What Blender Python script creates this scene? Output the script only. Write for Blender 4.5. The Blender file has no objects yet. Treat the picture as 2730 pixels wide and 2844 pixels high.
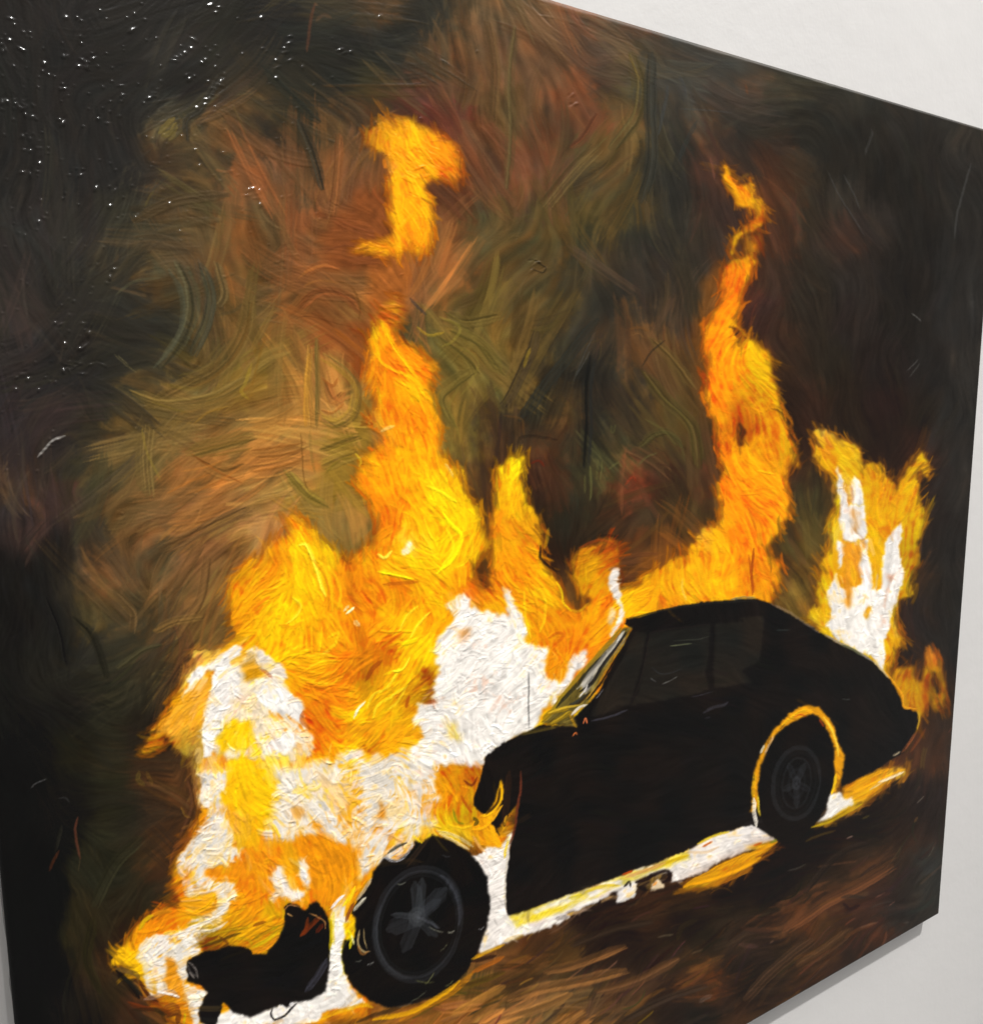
import bpy, math
import numpy as np

# ------------------------------------------------------------------ scene, camera, light
S = bpy.context.scene
C0 = bpy.context.scene.collection
S.render.engine = 'CYCLES'
S.view_settings.view_transform = 'Standard'; S.view_settings.look = 'None'
S.view_settings.gamma = 1; S.view_settings.use_curve_mapping = False
S.view_settings.exposure = 0
CAN_W, CAN_H, DEPTH = 1.0616, 1.0, .02          # the stretched canvas, metres
X0, Z0, Z1 = -.0086, -.6968, .3032               # its left edge, bottom and top; its face is the plane y = 0, the wall y = DEPTH
PF, PCX, PCY = 2307.14, 1365., 1422.             # focal length and centre in photo pixels
RIGHT = np.array([.85039647, -.52611174, -.00568168]); DOWN = np.array([-.07826425, -.11581139, -.99018303]); FWD = np.array([.52028891, .84249282, -.13966134])
CAM = np.array([0., -.5624, 0.])
cam = bpy.data.cameras.new('camera'); co = bpy.data.objects.new('camera', cam); C0.objects.link(co); S.camera = co
cam.sensor_fit = 'HORIZONTAL'; cam.sensor_width = 36; cam.lens = 36 * PF / 2730; cam.clip_start = .01; cam.clip_end = 60
from mathutils import Matrix, Vector
co.matrix_world = Matrix([(RIGHT[i], -DOWN[i], -FWD[i], CAM[i]) for i in range(3)] + [(0, 0, 0, 1)])
S.render.resolution_x, S.render.resolution_y = 982, 1024
W = bpy.data.worlds.new('World'); S.world = W; W.use_nodes = True
# the room around: a pale lit ceiling overhead, dim towards the far walls and floor
wn = W.node_tree; bg = wn.nodes['Background']; wt = wn.nodes.new('ShaderNodeTexCoord'); wsx = wn.nodes.new('ShaderNodeSeparateXYZ')
wr = wn.nodes.new('ShaderNodeMapRange'); wr.interpolation_type = 'SMOOTHSTEP'; wr.inputs[1].default_value = .42; wr.inputs[2].default_value = .75; wr.inputs[3].default_value = .17; wr.inputs[4].default_value = 2.1
wn.links.new(wt.outputs['Generated'], wsx.inputs[0]); wn.links.new(wsx.outputs['Z'], wr.inputs[0]); wn.links.new(wr.outputs[0], bg.inputs[1]); bg.inputs[0].default_value = (1, .975, .94, 1)

def lamp(name, loc, aim, size, power, col):
    l = bpy.data.lights.new(name, 'AREA'); l.shape = 'DISK'; l.size = size; l.energy = power; l.color = col
    o = bpy.data.objects.new(name, l); C0.objects.link(o); o.location = loc
    o.rotation_euler = (Vector(aim) - Vector(loc)).to_track_quat('-Z', 'Y').to_euler()
    return o
sp = bpy.data.lights.new('gallery_spot', 'SPOT'); sp.energy = 2850; sp.shadow_soft_size = .11; sp.color = (1, .985, .96)
sp.spot_size = math.radians(34); sp.spot_blend = .9
so = bpy.data.objects.new('gallery_spot', sp); C0.objects.link(so); so.location = (2.06, -3.36, 6.4)
so.rotation_euler = (Vector((.12, 0, -.85)) - so.location).to_track_quat('-Z', 'Y').to_euler()      # shadow falls under and left of the canvas
lamp('glint_lamp', (.75, -3.4, 2.6), (.1, 0, .1), .12, 25, (1, .98, .96))          # second lamp, unseen, added to make the tilted facets top left glint
PIG = 1.0
# --- the picture on the canvas: pigment colours noted at points, tile by tile ("column row | x y hex ...") ---
BG = """
00|100 100 232324 500 100 232324 900 100 242423 1300 100 242422 1700 150 232420 100 500 232425 500 500 222324 900 500 242423 1300 350 2b2b2a 1400 600 222322 1700 450 2a2b26 1850 350 242522 100 900 242526 600 900 232425 1000 850 242525 1270 970 655a38 1180 880 2a2c2a 1400 900 2d2e29 1640 900 6b4a27 1750 700 3c3323 1850 800 5a4a2e 1850 920 2e2c24 1600 980 6b4b28 1850 1050 5a3d27 200 1300 252627 600 1300 262728 950 1250 242628 1150 1200 3c3226 1250 1250 423426 1400 1200 383528 1550 1100 3b3a2c 1620 1270 2d3029 1520 1350 5a4526 1740 1150 704423 1800 1350 7c4524 1300 1450 463a2a 200 1700 2b2c2d 600 1700 2c2d2d 900 1600 313129 1200 1600 453b29 1500 1600 4e422a 1700 1500 5a4228 1750 1700 76471f 1550 1800 5a4a2b 1100 1800 3a3a2e 800 1850 33332f 1870 1850 7f4a22
10|100 100 1f2122 300 200 1e2020 600 50 373325 800 80 3a3427 1000 30 5f432a 1150 80 242621 1400 100 2a2c27 1550 100 453d2b 1750 150 5d4630 1850 50 55442c 100 500 242622 500 400 252620 700 300 202221 1000 450 232623 1100 200 242724 1300 450 4a3b28 1500 350 4d3c28 1650 400 5c4229 1830 400 5f4330 100 750 363323 350 650 2b2b22 650 600 232622 900 620 3c3c22 1000 750 4a3d25 1250 750 4f2b27 1400 650 4d3928 1400 850 5c2924 1600 600 5a3b26 1750 700 4f3d25 1850 900 4b3f24 100 980 222522 400 900 312f22 600 950 5a4326 800 850 3b2f22 1000 820 4a2e22 750 1100 5f3f24 650 1200 7a4722 850 1150 57402a 400 1100 3a3526 200 1150 5f3f28 300 1050 343022 1700 1000 5b3824 1850 1100 5a3a24 1650 1200 503020 100 1300 6b4425 200 1280 8a4a30 400 1350 463d28 600 1400 7a4526 800 1300 6a4025 900 1450 6b3c28 1700 1450 4c3a28 1450 1500 63301d 1550 1450 6d3820 100 1700 5a4326 400 1600 804422 700 1550 6a4428 850 1650 4d3524 980 1650 7d4d35 1450 1700 6b3f22 1700 1650 4d4328 1850 1700 4d4326 50 1850 5f4624 400 1850 7f4824 600 1750 6a4322 750 1800 8a5a28 1400 1800 7c5828 1650 1850 574524
20|100 150 584530 350 150 5c4430 560 100 6d3d2a 750 130 4a3d30 950 200 583a2b 1100 300 3f3c35 1250 300 343739 1500 350 373838 1750 420 353636 50 500 5f4631 300 500 5e422e 520 650 6e3d25 700 400 4a3a30 780 550 433530 950 450 5a4a30 900 650 4f4329 1050 500 413f34 1150 550 3a3b3a 1400 650 383a3b 1700 600 363737 1800 700 503a33 50 850 5c4527 200 900 553e2c 450 850 5e3b28 690 900 6b3a26 900 850 554429 950 980 6b4f25 1100 900 343533 1400 850 313433 1700 850 2f302f 1850 800 33322c 100 1150 5f3d29 220 1130 6f3824 150 1300 7a4330 400 1150 563e28 650 1100 554a29 850 1150 5a4526 1000 1100 564720 1100 1150 2c2f2d 1350 1100 292d2a 1490 900 55402f 1550 1050 43302a 1700 1100 302a26 60 1450 5a4026 300 1400 4f3a26 550 1350 403a2a 770 1350 504125 950 1450 463f24 1100 1350 2a2d2a 1300 1450 282a28 1560 1300 4a2f28 1650 1500 3b2c28 100 1700 5b4524 400 1650 504424 600 1600 4e4524 760 1600 5a4a26 620 1780 343524 950 1600 423e26 1000 1750 2b2d28 1250 1700 2a2a27 1450 1700 35322a 1600 1750 352a26 1700 1600 3d2c28
30|100 550 33342f 500 600 31322b 900 750 2e2f2b 1300 850 282725 1800 1000 2c2b28 200 900 2b2a25 600 950 262622 1000 900 242320 1400 1100 23211f 1750 1200 252423 300 1300 4a2d20 200 1200 3a2820 370 1400 4d2e1f 500 1350 332c22 800 1200 242320 800 1500 2e2b27 1200 1400 201f1d 1700 1500 232322 50 1600 3b2926 330 1650 4a2d20 600 1650 2f2a22 800 1750 3d2c27 1100 1650 2b2725 1400 1700 201f1e 1800 1750 232323
01|100 150 2c2c2e 500 150 282929 900 100 36352d 1200 60 46412d 1450 50 514330 1650 80 6b4524 1800 150 6e4a22 100 500 333033 500 450 2a2a2b 1000 300 2c2b27 1170 250 5c4527 1350 300 3a3a2a 1500 300 42402c 1620 350 3f3325 1720 300 6f4f22 100 800 2a292c 500 750 262627 900 600 2a2b28 1200 500 2b2c28 1400 500 43402a 1550 550 55482a 1750 600 7a5424 1850 450 70501f 100 1100 29282c 500 1050 28292b 850 950 2b2c27 1100 750 2b2c29 1150 850 3c3826 1400 800 524726 1600 700 474226 1500 900 5d4d24 1750 900 6a4f1f 1860 950 86701b 100 1400 302a2d 400 1250 332c2f 700 1250 2c2d28 950 1150 4b4229 1100 1020 3a3626 1200 1100 6b5528 1400 1100 70582a 1700 1100 7a5e22 200 1600 332a28 450 1500 27262a 750 1400 3e3626 950 1350 5c4c28 1200 1300 6d5a2a 1500 1300 73572a 1700 1250 7c5524 1750 1420 7a5622 1600 1480 5b4924 150 1750 4a3628 550 1600 34352b 450 1850 47302d 750 1650 4a442b 1000 1600 5c4e2b 1150 1550 4f4726 1400 1550 7d5226 1600 1600 9a5c22 1800 1550 a36324 800 1820 4c4228 1050 1800 5a4626 1300 1800 7e5022 1600 1800 9a5a1f 1850 1750 8c5c22 650 1800 38342a
11|30 100 353825 200 100 6e3f22 450 130 7d4523 700 150 6e4c27 950 100 7d5226 1200 100 a05a28 1400 60 8a4c22 1480 150 a0521f 1650 120 4d3c24 1850 60 4f4424 30 400 574323 250 350 704620 550 320 7d481f 700 420 6c3a18 820 450 876026 950 350 9c5a22 1100 250 a86a2c 1250 220 8f4a26 1400 250 6b4c22 1550 400 574826 1750 350 5f5122 50 700 7a5f22 250 650 6d4a22 450 600 80481e 620 620 7d3d18 800 680 70351a 1230 440 3d3a28 1350 520 6a5a26 1600 600 6d5f22 1800 600 5e5324 20 900 80661d 250 900 73501f 430 900 9c6420 600 850 956022 750 800 8d5d24 1500 800 6b5a22 1700 800 665a24 1850 900 645a28 100 1150 7a5420 300 1050 85561f 430 1100 a8732a 620 1000 a05c24 740 1000 8d6c28 830 1000 94772b 1430 1150 6e5e20 1600 1050 695822 1800 1100 5e5226 150 1300 7d5a22 350 1350 8d6424 440 1420 75602e 600 1300 92702a 800 1250 8f7428 880 1400 86502b 1450 1350 907a24 1600 1350 5d4c1e 1780 1300 4a3626 1870 1250 2b2625 50 1550 a5652a 250 1550 a86b28 420 1600 b06f2c 600 1500 8c6e22 700 1600 8f7220 1620 1600 4b3824 1780 1550 473226 1600 1450 6d5a22 100 1750 8e6426 300 1700 7e6624 500 1750 8e7226 650 1750 8a6e22 1750 1800 3b2a20 1620 1720 6a4f22
21|50 100 524628 300 100 514326 550 150 39382a 800 100 3e372c 1050 150 342f2a 1400 150 33312a 1580 100 3d3129 100 450 564624 400 400 453c24 650 400 2f302a 850 300 2e2d29 1100 350 322e29 1250 480 3a342c 1400 400 3a3529 1550 350 453425 50 700 6a5424 200 650 4c3f22 450 700 343226 650 650 32302a 800 600 453425 1000 600 5f4024 1050 700 674323 1250 600 4b3625 1450 650 503424 50 950 6d5622 250 950 362f22 450 950 252521 700 900 242625 850 850 332f25 1100 850 523a25 1300 850 594323 1450 950 4f3820 50 1200 3a3020 200 1200 272820 500 1130 5a4023 450 1230 4a4024 650 1200 222424 850 1100 342a22 1000 1150 2b2a24 1200 1100 554023 1400 1150 544520 1500 1200 3f3220 80 1350 3c2e20 250 1400 3a2a1e 450 1330 4a3325 650 1350 212322 800 1300 4c4429 950 1300 3c2c22 1150 1300 4d4524 1400 1350 4a3f20 1520 1350 4a3020 230 1500 5f3e22 350 1500 4f3320 250 1600 451f18 480 1500 353022 600 1500 282c22 850 1450 333222 1100 1450 4d4526 1200 1520 4a2a20 1400 1500 453a20 250 1750 301f1a 400 1750 5a3520 550 1750 2c2d22 670 1650 4f4c2a 830 1600 50502c 970 1700 743022 1150 1650 3f261c 1400 1700 3e3020 800 1800 4a2a1c 1530 1650 5a3020
31|130 300 4a2824 300 200 3b2a22 600 200 2c2822 900 200 2b2624 1300 150 201e1d 1750 200 242424 200 550 3a2320 350 650 3c2a20 600 500 2c2620 900 500 292322 1300 500 211f1e 1700 500 262627 450 850 36261d 700 800 2a241d 1100 850 241e1d 1500 900 222020 1800 900 2a2a2a 450 1150 2c1f1a 800 1150 27201b 1150 1200 2b1c1b 1400 1200 25201b 1700 1200 262626 550 1400 301f1a 640 1200 40261c 900 1350 29201a 1200 1400 271d19 1390 1450 3b211b 1650 1450 282727 450 1650 3e261d 600 1600 35291e 600 1800 403820 1150 1550 2c1e1a 1450 1750 2e2220 1700 1800 2a2929
02|100 100 2d292c 450 50 3f2f30 200 250 3c2c2c 400 300 212121 700 200 2f2d27 900 100 594426 1150 100 6e4f2a 1400 80 7c522a 1650 60 87602a 100 500 1d1e20 400 500 1e1f1f 650 300 3b3229 850 400 5d4227 1100 350 6b482a 1250 400 44402c 1400 300 73492b 1600 350 7a4d29 600 620 44402f 750 560 664529 950 550 573f28 1200 560 5c4626 1450 500 704a2a 1640 500 7a5929 1750 250 85692a 100 850 1c1d1e 450 800 1e2021 650 820 333023 760 780 5d502a 900 750 3f3826 1050 780 3f3a29 1250 800 574426 1450 700 6d4c27 1600 700 755627 1680 850 705026 450 1100 1f2120 700 1100 2b2c28 870 950 34332a 1000 1050 39392a 1200 950 554026 1350 900 5a3f24 1580 900 6b5826 1550 1030 6d5c22 100 1300 1b1d1e 300 1300 232421 600 1300 252622 900 1200 353628 1150 1150 463826 1330 1130 4a2c1c 1250 1300 352a20 100 1600 1a1b1d 500 1550 1d1e1f 800 1450 272a20 1000 1400 2b2c22 1200 1400 2f2a20 200 1800 18191a 600 1800 212219 850 1700 2b2c1f 1050 1650 29221d
12|50 100 8c6030 120 180 a0673a 200 60 86672a 450 80 7d6525 700 150 a8702f 550 150 75652a 850 200 6f5f22 100 300 8c5f2a 650 300 6e5f20 1780 150 6b4418 1700 500 5a3c1a
22|320 100 2c241a 600 50 2f2e22 450 150 272a22 800 100 3b2a1e 1050 100 403020 1350 100 443820 1100 300 5b361e 1300 300 3c221a 1000 450 55341f 700 180 3a2a1c 370 400 331d18 500 600 5a3c1c 480 720 6b4a1e 400 300 2b241c 1480 260 5a3a20
32|350 250 453420 370 400 49351e 560 250 4a4420 550 450 55451c 470 700 75601c 380 600 5e4020 600 650 54401c 1500 200 262222 1650 300 252424 1550 700 232323 1350 800 2b2424 1400 600 3a2a20 1600 1000 262525 1300 1100 2c2220 1700 900 252526 1500 1300 2d2421 1550 1500 33261f 1600 1800 332a27 1500 1650 402a20 1450 1800 4a2d20
03|100 100 151617 400 300 191a1a 600 200 191a1b 850 100 2c2c1e 800 250 2b2c1d 950 250 23261f 1100 100 3f2a1c 1300 150 4f331d 1200 350 3d2a1c 1150 600 492f1b 950 600 292a1d 850 800 272a1f 1000 900 2b281c 1250 800 3e281a 700 1150 2d2a1a 850 1100 2c2418 800 1300 3a2119 650 1350 2b2a1a 750 1550 432a1a 850 1650 2c2a18 1000 1750 5b2c1a 250 1000 131516 350 1500 121315 550 1700 1e1e1b 700 1800 1a1a1a 1050 1850 26241a 1270 1750 5b3a1c 150 1850 111213 100 500 131415
13|900 1850 8a5218 1500 1750 7a4c18 1700 1600 4a3a1a 1850 1450 6b4420 1750 1850 8a5428
23|200 1250 4f2e1a 100 1400 5e3a1a 400 1350 4a341a 100 1550 3a2a1a 300 1750 5a4428 600 1650 4d3826 100 1850 9a6430 500 1850 7a4c20 700 1050 2a1c18 900 1250 261a17 1100 1050 3c2518 1400 900 3d2717 1300 1100 221a16 1650 900 1f1815 1700 1100 30261c 700 1350 2b1e18 1000 1400 281d18 900 1600 4a3020 1300 1400 33241a 1500 1250 262018 1750 1250 3a2c1f 1450 1500 5a3a1d 1200 1600 3a261c 1550 1600 5a2e1a 1750 1500 1d1c1a 1200 1750 2b1f1b 1000 1800 44301c 1500 1800 22201d 1800 1700 2a211c
33|400 700 1d1613 700 600 1b1714 300 900 201a18 600 850 2b2219 800 700 332319 1000 500 1e1a17 1250 350 251e1c 1450 250 2c2222 1350 450 3a261d 1550 300 2a2423 1000 650 452e1f 1200 700 3f2a1d 950 850 4d341f 700 1000 4c3020 500 1150 5b341d 900 1000 2a1a19 1100 900 3d2523 1300 800 2b2623 1450 750 2e3030 1500 950 2c2f2f 1250 1050 252525 1000 1100 4b2c1f 700 1250 50341a 850 1150 3a2418 450 1350 252019 200 1200 35241c 100 1350 3a2722 550 1400 4e301a 300 1550 2a1f19 100 1700 221816 700 1450 38231b 1100 1250 432519 900 1350 2b211d 100 1830 4c2f1c 400 1650 3a281c
03|1600 2500 3a2417 800 2600 241c14 200 2400 131415 1700 3600 2a1d15 500 3600 17140f 300 4300 1a1613
13|900 2400 4a2e18 300 2900 4a321c 1500 2300 6a4522 1200 3200 2a2018 800 4200 2c1e16
23|400 2300 6a4320 1000 2400 3a281c 1600 2200 2e211a 700 3000 3a2a1c
"""
FL = """
10|950 1000 d88a20 1080 1030 f5a81c 1200 1000 ffcc10 1100 1100 ffbf12 1400 1050 ff9a10 1480 1250 f59018 1350 1250 ffa516 1200 1200 ffb012 1050 1180 f59a50 1100 1450 ffae12 1250 1450 ffb414 1100 1700 ffab0c 1250 1650 ffa80e 1000 1850 ee9a18 1300 1800 e08c18 1540 1300 c86a18 880 1000 b07a20
11|930 600 ffc012 1050 400 c07a2c 1150 400 c87c2c 1000 700 ffa812 1150 750 ff9c14 1300 880 ff8a12 950 850 f59320 900 950 e08424 1050 950 ff9a16 1200 950 ffad14 1000 1080 e57d14 1200 1100 ffae10 980 1220 e87818 1100 1250 ff9a10 1300 1150 ff9d10 1300 1350 ff9e12 1100 1400 ff9f10 1000 1330 e8b050 1200 1500 ffb814 1000 1550 ffa010 1400 1550 ffa818 900 1700 ff9c14 1100 1700 ffa812 1350 1750 ffd21a 1480 1780 ffe020 1550 1700 f0a020 850 1800 ff9a12 1200 1820 ffac14
12|1450 60 ffd60c 1550 250 ffd80a 1400 150 ffc80c 1200 180 ffc41c 1000 80 e87a14 1150 300 ffd890 950 280 e88014 1050 350 ffc010 1250 250 ffb410 1400 400 ffd00c 1600 100 ffc812 1650 300 ffae14 850 420 ee9a18 1000 480 ffb812 1200 450 ffd014 1100 620 e07414 900 650 f08e14 800 550 e8941c 1350 550 ffc010 1500 500 ffc40c 1600 600 e06e14 1700 640 f07c14 1750 720 f0a81a 300 150 ff9c18 350 280 ffb014 380 350 ffd020 200 350 f09a20 250 500 ffc012 100 500 f0941c 50 600 e88018 450 450 ffcf18 500 600 ffc41c 620 550 f09018 700 650 f08018 180 700 ffcc0c 300 750 ffd20c 100 850 f0b814 300 900 ffcc0a 60 1000 ffc80c 500 850 f08c14 600 800 f5a01a 850 750 f58c12 750 900 f09018 900 950 f59414 550 1050 ffc416 200 1050 ffc010 400 1100 f8a812 750 1100 f08c18 1050 800 ffc414 1200 850 ffc010 1350 850 f8b010 1150 1000 ffc80e 1300 1050 ffc010 450 1250 f5a012 300 1300 f8b012 600 1300 f09a14 800 1200 f08c12 950 1180 c8600f 880 1300 8f4510 1000 1300 ffbe12 1200 1250 ffc60e 1300 1250 ffbc10 400 1450 f09414 550 1450 ea7c14 700 1400 f09412 900 1450 ffca10 1050 1400 ffce0c 1150 1500 c07818 450 1600 e07010 550 1550 e88030 700 1550 ffc214 900 1550 ffcc10 1050 1600 f0b414 1150 1650 f5b014 500 1700 e87010 600 1750 ffb810 850 1650 ffbe10 1000 1700 f59c14 1150 1750 f0ac14 1320 1400 8a4a14
02|1820 550 d8940f 1850 700 ffb010 1780 820 e08a10 1800 900 e8900f 1870 1000 f0a010 1500 1120 f5c080 1600 1100 f0b060 1450 1200 f8c888 1850 1180 f5c890 1520 1350 e89012 1400 1500 e8900f 1500 1450 f5b010 1300 1600 ec7c10 1200 1680 ec8a12 1350 1650 c08a20 1150 1750 d08820 1200 1830 8a6a20 1400 1750 b8a078 1750 1450 f8d8a0 1850 1450 f8e8c8 1780 1600 f8d080 1700 1700 f5b420 1850 1700 ffc810 1620 1800 f0902a 1750 1820 ffce18
03|1600 50 f8d8b0 1780 100 ffc410 1850 200 ffb810 1750 350 f5b030 1520 300 e89420 1800 480 f0c070 1780 620 e8900f 1850 750 f09010 1600 750 e8a030 1450 1000 f0a810 1560 950 e8a018 1300 1050 e88414 1150 1100 e88010 1050 1180 f0a010 1100 1220 e87a14 950 1300 ffb80c 1000 1450 f0a818 880 1420 ffc018 1250 1450 f0a81c 1280 1550 e08c14 1400 1650 e88c18 1400 1850 f0a010 1330 1800 a06820 1780 1100 e8981c 1850 1000 f0a020 1780 1220 c88c14 1650 1200 8a6014 1850 1250 c8980f 1400 2100 e8a010
13|100 100 ffc410 60 350 ffb010 50 550 f0a020 300 250 f5c060 250 80 f8d8a0 150 600 e07820 60 700 f0a040 250 620 ffb010 290 780 ffc010 100 800 ea8c14 80 950 f08c10 50 1100 f09c10 450 550 f0880f 500 650 f59010 480 800 e8780c 600 700 f89a18 600 850 f08a10 720 680 f0a020 780 600 e88c14 700 800 f09010 750 900 f5b018 400 900 f58c10 300 960 f08c14 550 980 e8980c 180 1150 b8a010 100 1280 e89818 540 1050 c0880c 1430 200 e8880f 1500 150 f59810 1600 200 c8900f 1550 350 b8a010 1480 380 ffc010 1620 80 c07010 1700 350 b87014 1800 300 f0ac14 1700 470 f0a030 1800 500 ffae1c 1500 440 f8d060 620 1250 ffd818 650 1780 f08c10 800 1750 f09414 540 1850 f0a010 1450 1600 e8a00c 1100 1830 d8900f 1250 1750 f0a810 1800 1300 ffd010
21|60 1600 ffd820 40 1750 e8a820 100 1830 ffc818 1640 150 e0681a 1680 200 d86020 1800 150 ffb014 1750 250 ffa410 1650 350 ff8c10 1750 380 f58a10 1650 500 ff940e 1600 620 ff8e0c 1700 620 ffa812 1780 640 f0b820 1850 750 f0ac10 1560 750 fa9010 1700 800 ffa010 1600 950 ff9010 1700 1000 ff9c10 1820 950 e0b018 1560 1080 f08818 1650 1100 ff9a10 1820 1150 b84c14 1620 1250 f0921a 1720 1250 e08a14 1770 1300 903510 1850 1280 d88018 1650 1400 ff9010 1800 1420 b05510 1700 1550 ffa812 1850 1550 ffa210 1650 1700 ff9c10 1800 1700 ffaa10 1620 1830 ff9410 1700 60 e8a018
20|1660 1280 f5a010 1740 1400 f0980c 1820 1340 e8a018 1800 1480 f09c10 1850 1330 e0a040 1780 1720 d8a020 1700 1830 c09020
30|50 1420 e8900c 140 1330 f09c14 180 1480 e0a848 210 1580 d8a018 60 1730 e0981c 200 1660 b04a1c 180 1800 c06028 170 1850 b85a24
31|150 750 f0b018 220 850 e8b010 220 950 f5c810 160 1000 b8a028 300 900 e8a018 320 1050 e8b410 130 1120 b84c14 180 1150 d88820 300 1200 f0a810 60 1300 8a3510 50 850 ff9010 50 1000 ff8e10 150 1300 e08010 350 1300 f09c14 250 1450 e0900f 420 1400 e09c1c 150 1550 f89c14 450 1500 b8901c 350 1500 f5a018 480 1580 e0881c 60 1700 f58c10 200 1700 ffa814 350 1700 ff9c18 200 1850 ff9a14 380 1850 ffa010 630 1400 d88a20 700 1360 e0c8a0 700 1480 e8a014 850 1500 e0980c 930 1500 d0a860 800 1600 e8b020 900 1600 e09810 880 1750 e0b880 1050 1650 d8900c 1120 1700 e09c10 1150 1800 d8900c 1000 1750 e8b818 780 1800 d8a010 1330 1600 c88c10 1440 1530 e8b020 1460 1640 d09a18 1300 1750 e8a810 1330 1830 f0b818
32|50 100 ff9010 100 250 ff7c10 50 400 ffac14 60 600 ffb418 230 100 f0980f 380 50 f8a010 230 250 ffb414 220 450 f8a014 300 500 e89010 220 620 f59810 150 550 d06010 100 680 ffb410 760 100 e8b410 740 350 e89c10 700 500 e0a010 800 300 f8e8a0 880 350 d8900c 920 380 e89030 880 550 e09820 870 700 d89840 1060 60 e8a40c 1080 200 f0b80c 1060 350 f0c010 1050 500 f0b010 1020 620 e8a020 1030 780 e09814 1180 60 e8a010 1290 100 e8b80c 1320 230 c89010 1300 350 c8900f 1380 430 b88814 1300 500 c89c0c 1400 80 d8a814 1280 640 d8a80c 1180 900 f0c00c 1230 1000 e08c20 1180 1080 f0c410 1170 1230 d8a010 680 700 e8c010 700 820 f0d080 620 850 e09c14 560 800 e0a814 760 960 f0c020 1300 1280 d08c18 1300 1400 c88018 1380 1450 c88420 1420 1560 c08418 1480 1120 e08040 1490 1250 b87a20 1570 1450 b0741c 1450 1400 a87018
22|50 100 f58c10 120 50 f5c820 100 150 e0a040 200 200 c87818 60 300 f59814 200 350 ffae10 80 450 f09414 300 500 f8b010 100 600 ee9014 220 650 f8b41c 380 680 f0ac14 250 800 f5b414 450 850 e88c10 350 900 e08010 200 950 f0a818 550 900 f09410 400 1000 f09010 650 800 f5a010 700 900 ee8e10 600 1000 f08c0e 700 1000 f8a818 400 1200 f0a410 500 1050 e87c10 370 1230 e8800f 550 430 d89010 640 400 d8a818 720 320 c05a1c 620 320 8a3a1c 830 340 b05020 760 450 d89418 680 560 e89410 560 550 c88414 750 620 e8a818 900 540 b03c10 950 650 f5c014 1000 750 ffb812 1100 620 f0a014 1150 530 f0a818 1250 480 e89010 1250 600 e89c14 1200 720 f0902a 1350 560 ffc040 1420 450 f0a010 1450 330 f0a828 1510 200 e8a850 1450 600 f0a818 1650 150 f8a410 1650 300 ffa80f 1600 500 ffae10 1650 650 ffb818 1800 100 f88a10 1780 400 fa9c12 1780 600 ffae18 1850 300 f0800f 1860 600 d06010 340 1500 f0b010 430 1420 e8c040 700 1130 f09010 620 1150 e87c20 1000 600 e0a018
33|900 80 e89a10 1050 60 f0a810 1150 60 e8b050 1000 150 e89820 900 250 e8c050 800 330 f0c020 700 380 e8b818 100 650 e89c0c 250 580 e8a00c 50 750 d8800c
23|1450 780 d8a010 1600 700 e0980c 1780 640 e8a00c 1750 720 d88c0c
"""
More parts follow.
